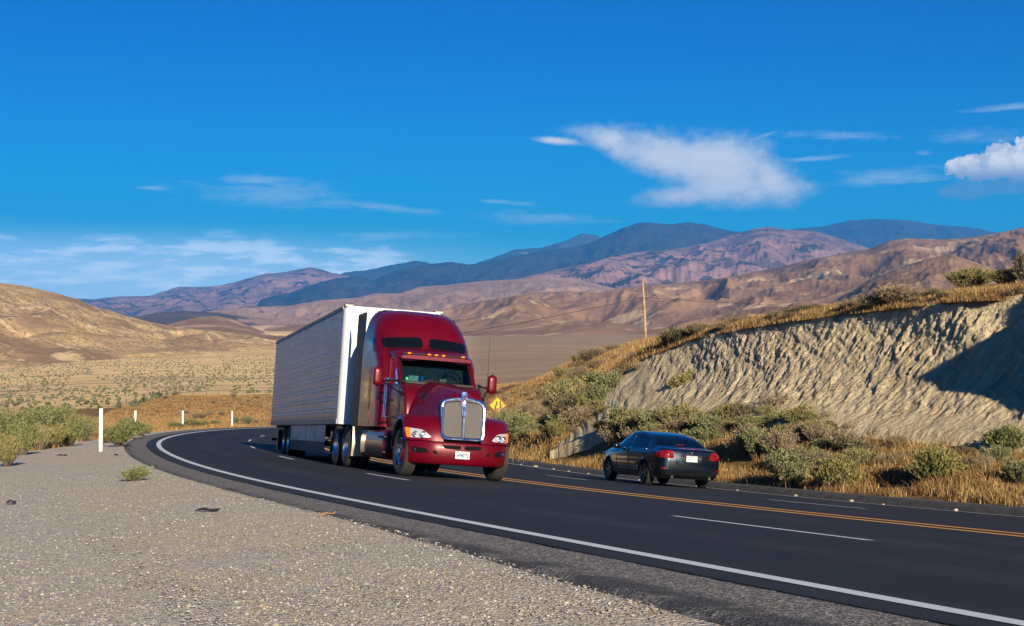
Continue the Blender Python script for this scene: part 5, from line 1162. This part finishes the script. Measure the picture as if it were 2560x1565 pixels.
ORD = "first second third fourth fifth sixth seventh eighth ninth tenth eleventh twelfth thirteenth fourteenth fifteenth sixteenth seventeenth eighteenth nineteenth twentieth twenty-first twenty-second twenty-third twenty-fourth twenty-fifth twenty-sixth twenty-seventh twenty-eighth".split()
SHPOS = []
for key, (where, lst) in SH.items():
    byk = {}
    for it in sorted(lst, key=lambda q: q[0]): byk.setdefault(it[4], []).append(it)
    for kind, its in byk.items():
        for i, (u, v, w, h, _) in enumerate(its):
            x, y, z = ray_ground(u, v); sc_ = y / F
            if len(its) == 1: lab = "the only %s %s" % (ADJ[kind], where)
            else: lab = "%s %s, %s from left" % (ADJ[kind], where, ORD[i])
            place_shrub(x, y, z, w * sc_, h * sc_ * 1.05, kind, lab, "bushes " + where); SHPOS.append((x, y, w * sc_))
# small bushes dotted over the knoll right of the truck and the valley plain
n_ind = 0
rs_ = np.random.RandomState(3)
for i in range(24):
    u, v = rs_.uniform(1236, 1375), rs_.uniform(968, 1036); x, y, z = ray_ground(u, v); w = rs_.uniform(.5, 1.1)
    place_shrub(x, y, z, w, w * .6, 'dead', "small dry bush scattered on the golden knoll above the lane sign", "small bushes on the knoll by the sign"); n_ind += 1
far = []
for i in range(5200):
    u = rs_.uniform(-120, 700); v = 888 + (1045 - 888) * rs_.uniform(0, 1)
    if fbm(np.array([u * .009]), np.array([v * .02]), 1.5, o=3)[0] < -.30: continue
    if rs_.uniform(0, 1) < (v - 940) / 95: continue
    if v > 985 and u > 430 - (v - 985) * 2.8: continue
    far.append((u, v))
FU = np.array(far); Dg = np.geomspace(60, 2600, 700)
# intersect all rays with the land at once
X_ = ((FU[:, 0] - CX) / F)[:, None] * Dg; Gz = ground_z(X_.ravel(), np.tile(Dg, len(FU))).reshape(X_.shape) if len(FU) < 900 else None
if Gz is None:
    ug = np.linspace(-130, 710, 60); Gg = np.stack([ground_z((u - CX) / F * Dg, Dg) for u in ug])
    iu = np.interp(FU[:, 0], ug, np.arange(60)); i0_ = np.clip(iu.astype(int), 0, 58); fr = (iu - i0_)[:, None]; Gz = Gg[i0_] * (1 - fr) + Gg[i0_ + 1] * fr
hit = ((CY - FU[:, 1]) / F)[:, None] * Dg < Gz - .0; ii = np.argmax(hit, 1); Dh = Dg[ii]; zz = Gz[np.arange(len(FU)), ii]
pts = np.stack([(FU[:, 0] - CX) / F * Dh, Dh, zz], -1); keep = (Dh > 180) & (Dh < 1800); pts = pts[keep]; pts = pts[np.argsort(pts[:, 1])]
def small_plant_cloud(P, w, h, seed, nl=26):
    r = np.random.RandomState(seed); N = len(P) * nl; c = np.repeat(P, nl, 0); ww = np.repeat(w, nl)[:, None]; hh = np.repeat(h, nl)
    d = r.randn(N, 3); d /= np.linalg.norm(d, axis=1)[:, None]; q = c + d * ww * .45 * r.uniform(.4, 1, N)[:, None] * np.array([1, 1, 0]); q[:, 2] = c[:, 2] + hh * np.clip(abs(d[:, 2]) * .8 + .05, 0, 1)
    a = r.randn(N, 3); a /= np.linalg.norm(a, axis=1)[:, None]; b = np.cross(a, r.randn(N, 3)); b /= np.linalg.norm(b, axis=1)[:, None]; s_ = ww * .28
    quad = np.stack([q - a * s_ - b * s_ * .5, q + a * s_ - b * s_ * .5, q + a * s_ + b * s_ * .5, q - a * s_ + b * s_ * .5], 1)
    col = np.stack([np.repeat(r.uniform(0, 1, len(P)), nl) * .6 + r.uniform(0, .4, N), np.zeros(N), np.zeros(N)], -1)
    return quad.reshape(-1, 3), np.arange(N * 4).reshape(N, 4), np.repeat(col, 4, 0)
nfi = 75
M_FARS = m_leaf((.03, .038, .02), (.11, .12, .06))
fm = []
for k in range(3):
    V, Q_, c = small_plant_cloud(np.zeros((1, 3)), np.array([1.]), np.array([.7]), 50 + k, 60); o = link_mesh("foliage", V, Q_, M_FARS, smooth=False); add_attr(o, "tone", c); fm.append(o)
for i in range(nfi):
    e = fm[i % 3].copy(); e.name = "shrub"; COL.objects.link(e); e.location = pts[i]; s_ = rs_.uniform(.7, 1.4); e.scale = (s_, s_, s_); e.rotation_euler = (0, 0, rs_.uniform(0, 6))
    tag(e, "small dark shrub dotting the near part of the valley plain", "shrub", "shrubs scattered over the valley plain")
for o in fm: bpy.data.objects.remove(o)
P = pts[nfi:]; V, Q_, c = small_plant_cloud(P, rs_.uniform(.7, 1.9, len(P)), rs_.uniform(.45, 1.0, len(P)), 9, 14)
o = link_mesh("distant_shrubs", V, Q_, M_FARS, smooth=False); add_attr(o, "tone", c); tag(o, "countless dark shrubs speckling the far valley plain", "shrubs", kind="stuff")
for k in KINDS:
    for a, b in KINDS[k]: bpy.data.objects.remove(a); bpy.data.objects.remove(b)

# ------------------------------------------------------------------ dry grass
def m_grass():
    def f(t, bs):
        at = t.node('ShaderNodeAttribute', attribute_name='tone'); sp = t.node('ShaderNodeSeparateColor'); t.l.new(at.outputs['Color'], sp.inputs[0])
        n = t.noise(wpos(t), .5, 4, .6)
        c = t.mix(sp.outputs[0], (.12, .065, .025), (.36, .22, .075)); c = t.mix(t.ss(n, .48, .64, 0, .7), c, (.15, .07, .025)); c = t.mix(sp.outputs[1], c, (.52, .40, .20))
        t.put(bs.inputs['Base Color'], c); bs.inputs['Roughness'].default_value = .7; bs.inputs['Specular IOR Level'].default_value = .25
    return material("dry_grass", f)
M_GRASS = m_grass()
def grass(name, P, h, nb, label, seed=1, lw=.006, spread=.12):
    r = np.random.RandomState(seed); n = len(P); N = n * nb; c = np.repeat(P, nb, 0) + np.concatenate([r.randn(N, 2) * spread, np.zeros((N, 1))], 1)
    H_ = np.repeat(h, nb) * r.uniform(.45, 1.15, N); a = r.uniform(0, 6.28, N); lean = r.uniform(.1, .75, N)
    dx, dy = np.cos(a) * lean * H_, np.sin(a) * lean * H_; w = np.repeat(np.asarray(lw) * np.ones(n), nb); b = a + r.uniform(-1.2, 1.2, N) + 1.57; wx, wy = np.cos(b) * w, np.sin(b) * w
    p0 = c.copy(); p0[:, 0] -= wx; p0[:, 1] -= wy; p1 = c.copy(); p1[:, 0] += wx; p1[:, 1] += wy
    m = c.copy(); m[:, 0] += dx * .35; m[:, 1] += dy * .35; m[:, 2] += H_ * .62
    m0 = m.copy(); m0[:, 0] -= wx * .8; m0[:, 1] -= wy * .8; m1 = m.copy(); m1[:, 0] += wx * .8; m1[:, 1] += wy * .8
    tp = c.copy(); tp[:, 0] += dx; tp[:, 1] += dy; tp[:, 2] += H_ * .9
    t0 = tp.copy(); t0[:, 0] -= wx * .5; t0[:, 1] -= wy * .5
    V = np.stack([p0, p1, m1, m0, tp, t0], 1).reshape(-1, 3); k = np.arange(N)[:, None] * 6
    Q_ = np.concatenate([k + np.array([[0, 1, 2, 3]]), k + np.array([[3, 2, 4, 5]])], 0)
    tn = np.clip(np.repeat(r.uniform(0, 1, n), nb) * .6 + r.uniform(0, .4, N), 0, 1); pale = (r.uniform(0, 1, N) < .12) * .8
    o = link_mesh(name, V, Q_, M_GRASS, smooth=False); add_attr(o, "tone", np.repeat(np.stack([tn, pale, 0 * tn], -1), 6, 0)); return tag(o, label, "grass", kind="stuff")
# right bank between dike and cut
r_ = np.random.RandomState(8); N = 60000; s_ = r_.uniform(6, 60, N); o_ = O4 + 1.0 + r_.uniform(0, 1, N) ** .8 * 11
q = rp(s_, np.minimum(o_, 14.)); t_ = np.interp(s_, S, th); x = np.interp(s_, S, RX) + np.sin(t_) * o_; y = np.interp(s_, S, RY) - np.cos(t_) * o_
a = np.arctan2(x, y); r = np.hypot(x, y); rb = np.interp(a, _cb_az, _cb_r, right=30.)
ok = (((r < rb - .5) & (fbm(x * .5, y * .5, 4., o=3) > -.12)) | (a < _cb_az[0])) & (y > 22) & (a < .42)
f_ = np.clip((rb - r) / 3.5, 0, 1); ok &= (r_.uniform(0, 1, N) < .06 + .94 * np.clip((rb - r) / 6. - .25, 0, 1))
x, y, r = x[ok][:14000], y[ok][:14000], r[ok][:14000]
grass("bank_grass", np.stack([x, y, ground_z(x, y) - .03], -1), r_.uniform(.14, .38, len(x)), 15, "dry golden brown grass on the bank above the asphalt dike", 2, lw=.007)
# crest of the cut
N = 11000; i = r_.randint(0, 60000, N); az_ = r_.uniform(_ct_az[0], .40, N); rt = np.interp(az_, _ct_az, _ct_r); rr_ = rt + r_.uniform(-.5, 1, N) ** 2 * 9 - .5
x, y = np.sin(az_) * rr_, np.cos(az_) * rr_; ok = fbm(x * .45, y * .45, 8., o=3) > -.12; x, y, rr_, rt, az_ = x[ok], y[ok], rr_[ok], rt[ok], az_[ok]; N = len(x)
z = np.maximum(ground_z(x, y), np.where(rr_ < rt + .3, np.interp(az_, _ct_az, _ct_z) - .15, -99))
grass("crest_grass", np.stack([x, y, z - .02], -1), r_.uniform(.08, .24, N), 12, "dry golden grass fringing the crest of the cut", 3, lw=.008)
# hill left of the cut and the knoll beyond the bend
N = 34000; u = np.concatenate([r_.uniform(1225, 1680, N // 2), r_.uniform(200, 720, N // 2)]); D = np.exp(r_.uniform(math.log(58), math.log(360), N))
x = (u - CX) / F * D; s_, o_ = road_so(x, D); ok = ((o_ > O4 + 1.2) | (o_ < -2.4)) & ((D > 60) | (o_ > 0)); 
a = np.arctan2(x, D); r = np.hypot(x, D); ok &= ~((a > _cb_az[0]) & (r > np.interp(a, _cb_az, _cb_r) - 1) & (r < np.interp(a, _ct_az, _ct_r)))
ok &= ~((u < 400) & (D > 300)); x, D = x[ok], D[ok]
grass("hill_grass", np.stack([x, D, ground_z(x, D) - .03], -1), r_.uniform(.14, .36, len(x)), 9, "dry golden grass over the slope and the knoll beyond the bend", 4, lw=.006 + .00005 * D, spread=.4)
# straw between the bushes of the left clump and along the gravel
N = 5000; u = r_.uniform(-60, 420, N); v = 1055 + 120 * r_.uniform(0, 1, N) - np.clip(u, 0, 400) * .12; P = []
Dg2 = np.geomspace(14, 130, 300); ug = np.linspace(-70, 430, 26); Gg = np.stack([ground_z((q - CX) / F * Dg2, Dg2) for q in ug]); iu = np.clip(((u + 70) / 20).astype(int), 0, 25)
ht = ((CY - v) / F)[:, None] * Dg2 < Gg[iu]; ii = np.argmax(ht, 1); D = Dg2[ii] * r_.uniform(.99, 1.01, N); x = (u - CX) / F * D
s_, o_ = road_so(x, D); lim_ = np.interp(s_, [0, 20, 35, 60, 120], [-14, -8.8, -3.2, -2.4, -2.0]); ok = (o_ < lim_) & (D > 18) & (ii > 0)
x, D = x[ok], D[ok]
grass("verge_grass", np.stack([x, D, ground_z(x, D) - .02], -1), r_.uniform(.12, .38, len(x)), 10, "tan dry grass between the bushes left of the gravel", 5, lw=.006)

# ------------------------------------------------------------------ white marker posts
M_POST = simple("white_timber", (.78, .75, .70), .7, var=.08, nscale=5, c2=(.66, .62, .56), bmp=.3)
for lab, u, vt, vb, D, wd in (("nearest and tallest looking white timber post at the gravel edge", 251.2, 1021.2, 1120.5, 37.6, .089), ("white timber post half hidden by the green bush", 337.5, 1026.4, 1088, 71.3, .10), ("white timber post third from the left on the far shoulder", 456.3, 1026.6, 1064, 100.9, .11), ("white timber post farthest along the bend next to two round bushes", 580, 1027.4, 1062.5, 128, .11)):
    x, y, zt = pix(u, vt, D); zb = float(ground_z(x, y)[0]) - .15
    o = MB().box((0, 0, (zt - zb) / 2), (wd, wd, zt - zb)).build("marker_post", M_POST, None, bevel=.006); o.location = (x, y, zb); o.rotation_euler = (0, math.radians(.8), .25)
    tag(o, lab, "post", "white marker posts on the outer shoulder")
# ------------------------------------------------------------------ wire fence over the knoll
M_OLD = simple("weathered_wood", (.13, .10, .08), .9, var=.3); M_WIRE = simple("fence_wire", (.10, .09, .085), .6, .6)
def fence(rows, label, h=1.15):
    e = empty("wire_fence", label=label, category="fence"); tops = []
    for u, v, D in rows:
        x, y, _z = pix(u, v, D); z = float(ground_z(x, y)[0]); z = (CY - v) / F * D
        MB().cyl((x, y, z - .9), (x, y, z + h), .085, .075, 7).build("fence_post", M_OLD, e); tops.append((x, y, z))
    for k in (.45, .8, 1.05): MB().tube([(x, y, z + k * h / 1.15) for x, y, z in tops], .016, 4).build("fence_wire", M_WIRE, e)
fence([(205, 1070, 215), (226, 1059, 230), (250, 1046, 240), (270, 1034, 250), (294, 1023, 260), (316, 1012, 270), (338, 1005, 280), (358, 998, 285), (381, 991, 292), (399, 989, 300), (417, 989, 305), (450, 989, 312), (483, 989, 320), (516, 989, 328), (547, 988, 336), (577, 987, 344), (608, 986, 350), (636, 985, 356), (665, 985, 362), (700, 985, 368)], "wire fence with dark posts over the golden knoll left of the trailer")
fence([(1216, 961, 345), (1248, 962, 347), (1276, 961, 349), (1302, 960, 351), (1330, 958, 353), (1358, 957, 356)], "wire fence with dark posts on the knoll above the lane sign")
# ------------------------------------------------------------------ lane sign
SG = empty("road_sign", label="yellow diamond road sign with a black lane merging symbol right of the truck", category="sign")
x, y, z = pix(1244, 1013.5, 105.); zg_ = float(ground_z(x, y)[0]); SG.location = (x, y, z); SG.rotation_euler = (0, 0, math.radians(-3))
M_SY = simple("sign_yellow", (.80, .40, .008), .45, var=.06, nscale=2); M_SB = simple("sign_black", (.01, .01, .01), .6)
d = .607; q45 = Matrix.Rotation(math.pi / 4, 3, 'Y')
pn = MB().box((0, 0, 0), (.86, .012, .86), q45).build("panel", M_SY, SG, bevel=.004)
fr = MB()
for a, b in (((0, .56), (.56, 0)), ((.56, 0), (0, -.56)), ((0, -.56), (-.56, 0)), ((-.56, 0), (0, .56))):
    v0, v1 = Vector((a[0], -.009, a[1])), Vector((b[0], -.009, b[1])); m_ = (v0 + v1) / 2; L = (v1 - v0).length; an = math.atan2(b[1] - a[1], b[0] - a[0]); fr.box(tuple(m_), (L, .004, .016), Matrix.Rotation(-an, 3, 'Y'))
fr.build("border", M_SB, pn)
def bar(a, b, w):
    L = math.hypot(b[0] - a[0], b[1] - a[1]); an = math.atan2(b[1] - a[1], b[0] - a[0]); return ((a[0] + b[0]) / 2, -.012, (a[1] + b[1]) / 2), (L + w * .3, .006, w), Matrix.Rotation(-an, 3, 'Y')
sy = MB()
for a, b in (((-.17, -.30), (-.17, -.06)), ((-.17, -.06), (-.05, .10)), ((-.05, .10), (-.06, .31))): sy.box(*bar(a, b, .095))
sy.build("merging_line", M_SB, pn); MB().box(*bar((.23, -.30), (.19, .31), .09)).build("straight_line", M_SB, pn)
for zc_ in (-.27, -.17, -.04): MB().box((-.03, -.012, zc_), (.045, .006, .05)).build("dash", M_SB, pn)
MB().box((.10, .06, (zg_ - z) / 2 - .2), (.09, .09, abs(z - zg_) + .3)).build("sign_post", M_POST, SG, bevel=.004)
# ------------------------------------------------------------------ timber utility pole with its cable
x, y, z = pix(1615, 850, 196.); zt = pix(1606.5, 699, 196.)[2]
UP = empty("utility_pole", label="bare timber utility pole on the grassy hill", category="pole"); UP.location = (x, y, z)
MB().tube([(0, 0, -.8), (-.2, 0, (zt - z) * .5), (-.47, 0, zt - z)], [.20, .17, .135], 10).build("pole_shaft", simple("pale_timber", (.42, .29, .16), .85, var=.25, nscale=1.5), UP, smooth=True)
MB().cyl((-.35, -.17, 5.7), (-.35, -.26, 5.72), .05, n=8).build("insulator", M_OLD, UP)
P0 = pix(1607, 743, 196.); P1 = pix(1140, 826, 150.); P2 = pix(2030, 762, 215.)
P1 = P0 + (P1 - P0) * 1.6; P2 = P0 + (P2 - P0) * 1.2
M_CAB = simple("black_cable", (.015, .015, .015), .6)
for A, B, sag, lab in ((P0, P1, 1.2, "thin black overhead cable running left from the timber pole"), (P0, P2, .8, "thin black overhead cable running right from the timber pole")):
    pts_ = [tuple(A + (B - A) * t + np.array([0, 0, -sag * 4 * t * (1 - t) * .35])) for t in np.linspace(0, 1, 24)]
    tag(MB().tube(pts_, .028, 5).build("overhead_cable", M_CAB), lab, "cable", "cables on the timber pole")
# ------------------------------------------------------------------ stones along the dike and litter on the gravel
def stone_mesh(seed):
    bm = bmesh.new(); bmesh.ops.create_icosphere(bm, subdivisions=2, radius=1); r = random.Random(seed)
    for v in bm.verts: v.co *= 1 + .28 * float(pnoise(v.co.x * 1.3 + seed, v.co.y * 1.3, v.co.z * 1.3)) + r.uniform(-.05, .05); v.co.z *= .62
    me = bpy.data.meshes.new("stone"); bm.to_mesh(me); bm.free(); me.materials.append(M_STONE); return me
M_STONE = simple("pale_rock", (.55, .46, .32), .9, var=.25, nscale=3)
sm = [stone_mesh(i) for i in range(5)]; r = random.Random(2)
cl_ = [(12 + i * 2.6 + r.uniform(-.5, .5)) for i in range(26)]
for i, s_ in enumerate(cl_):
    off = O4 + .20 + r.uniform(-.08, .16); k = r.choice((.02, .025, .03, .03, .05)) * (1.2 if s_ > 40 else 1)
    q = rp(np.array([s_]), np.array([off]))[0]; o = bpy.data.objects.new("stone", sm[i % 5]); COL.objects.link(o); o.location = (q[0], q[1], q[2] + k * .3); o.scale = (k * r.uniform(1, 2), k, k); o.rotation_euler = (0, 0, r.uniform(0, 6))
    tag(o, "pale stone lying against the asphalt dike by the thin white line", "stone", "loose stones along the dike")
M_DRK = simple("black_rubber_scrap", (.02, .02, .022), .6, bmp=.6, bscale=30); M_WOOD = simple("orange_wood", (.42, .22, .09), .8)
def scrap(u, v, L, mat, label, nm, cat, a, t=.035):
    x, y, z = ray_ground(u, v, 6, 80); m = MB(); pts = [(L * (k / 5 - .5), .05 * math.sin(k * 1.7) * L, .02 + .03 * abs(math.sin(k * 2.3))) for k in range(6)]
    m.tube(pts, [t * q for q in (.3, .7, 1, .6, 1.2, .3)], 6); o = m.build(nm, mat, smooth=True); o.location = (x, y, z + .005); o.rotation_euler = (0, 0, a); o.scale = (1, 1.6, .7); tag(o, label, cat)
scrap(155, 1141, .26, M_DRK, "black rubber strip lying on the gravel below the bushes", "rubber_scrap", "debris", .3, .03)
scrap(518, 1283, .22, M_DRK, "black rubber strip lying in the middle of the gravel", "rubber_scrap", "debris", .05, .022)
scrap(820, 1294, .20, M_WOOD, "orange stick lying where gravel meets the shoulder", "stick", "stick", .9, .010)
scrap(290, 1140, .08, M_DRK, "small black scrap on the gravel right of the first post", "rubber_scrap", "debris", .2, .03)
scrap(28, 1262, .10, M_DRK, "small dark clod on the gravel at the left edge of the picture", "rubber_scrap", "debris", .2, .03)
# low green weed on the gravel
x, y, z = ray_ground(338, 1204, 6, 80); V, Q_, c, sv, sf = shrub_mesh(77, ntw=120, nl=16, leaf=.06, lw=.010, flat=.45)
WD = empty("weed", label="low green weed tuft growing on the gravel beside the shoulder", category="weed"); WD.location = (x, y, z); WD.scale = (.52, .45, .50)
o = link_mesh("foliage", V, Q_, M_SAGE, WD, smooth=False); add_attr(o, "tone", c); link_mesh("stem", sv, sf, M_STEM, WD)
# loose surface stones nearest the camera
r_ = np.random.RandomState(12); N = 42000; D = np.exp(r_.uniform(math.log(5.6), math.log(26), N)); u = r_.uniform(-40, 2300, N); x = (u - CX) / F * D; s_, o_ = road_so(x, D); ok = (o_ < -1.04 - .24 * sstep(-s_, 1, 8)) & (o_ > np.interp(s_, [0, 20, 35], [-14, -8.5, -3.2])); x, D = x[ok], D[ok]; N = len(x)
z = ground_z(x, D); s_, o_ = s_[ok], o_[ok]; z = np.where(o_ > -3.0, zgravel(s_, o_) + .010, z)
ico = [(0, 0, 1), (.894, 0, .447), (.276, .851, .447), (-.724, .526, .447), (-.724, -.526, .447), (.276, -.851, .447), (.724, .526, -.447), (-.276, .851, -.447), (-.894, 0, -.447), (-.276, -.851, -.447), (.724, -.526, -.447), (0, 0, -1)]
icf = [(0, 1, 2), (0, 2, 3), (0, 3, 4), (0, 4, 5), (0, 5, 1), (1, 6, 2), (2, 7, 3), (3, 8, 4), (4, 9, 5), (5, 10, 1), (6, 7, 2), (7, 8, 3), (8, 9, 4), (9, 10, 5), (10, 6, 1), (6, 11, 7), (7, 11, 8), (8, 11, 9), (9, 11, 10), (10, 11, 6)]
IV = np.array(ico); sz = .0035 + .006 * r_.uniform(0, 1, N) ** 3; a = r_.uniform(0, 6.28, N)
W3 = IV[None] * (1 + .3 * r_.randn(N, 12, 1) * .5) * sz[:, None, None] * np.stack([r_.uniform(.8, 1.5, N), r_.uniform(.7, 1.1, N), r_.uniform(.45, .8, N)], -1)[:, None]
Rx = W3[..., 0] * np.cos(a)[:, None] - W3[..., 1] * np.sin(a)[:, None]; Ry = W3[..., 0] * np.sin(a)[:, None] + W3[..., 1] * np.cos(a)[:, None]
V = np.stack([Rx + x[:, None], Ry + D[:, None], W3[..., 2] + (z + sz * .2)[:, None]], -1).reshape(-1, 3); Q_ = (np.array(icf)[None] + np.arange(N)[:, None, None] * 12).reshape(-1, 3)
def m_peb(t, bs):
    at = t.node('ShaderNodeAttribute', attribute_name='tone'); t.put(bs.inputs['Base Color'], at.outputs['Color']); bs.inputs['Roughness'].default_value = .85
o = link_mesh("gravel", V, Q_, material("pebbles", m_peb), smooth=False); pal = np.array([(.14, .14, .14), (.26, .24, .21), (.36, .33, .28), (.40, .33, .23), (.38, .37, .35), (.48, .45, .40), (.30, .22, .16)])
add_attr(o, "tone", np.repeat(pal[r_.randint(0, 7, N)] * r_.uniform(.6, .9, (N, 1)), 12, 0)); tag(o, "loose mixed pebbles covering the gravel turnout", "gravel", kind="stuff")
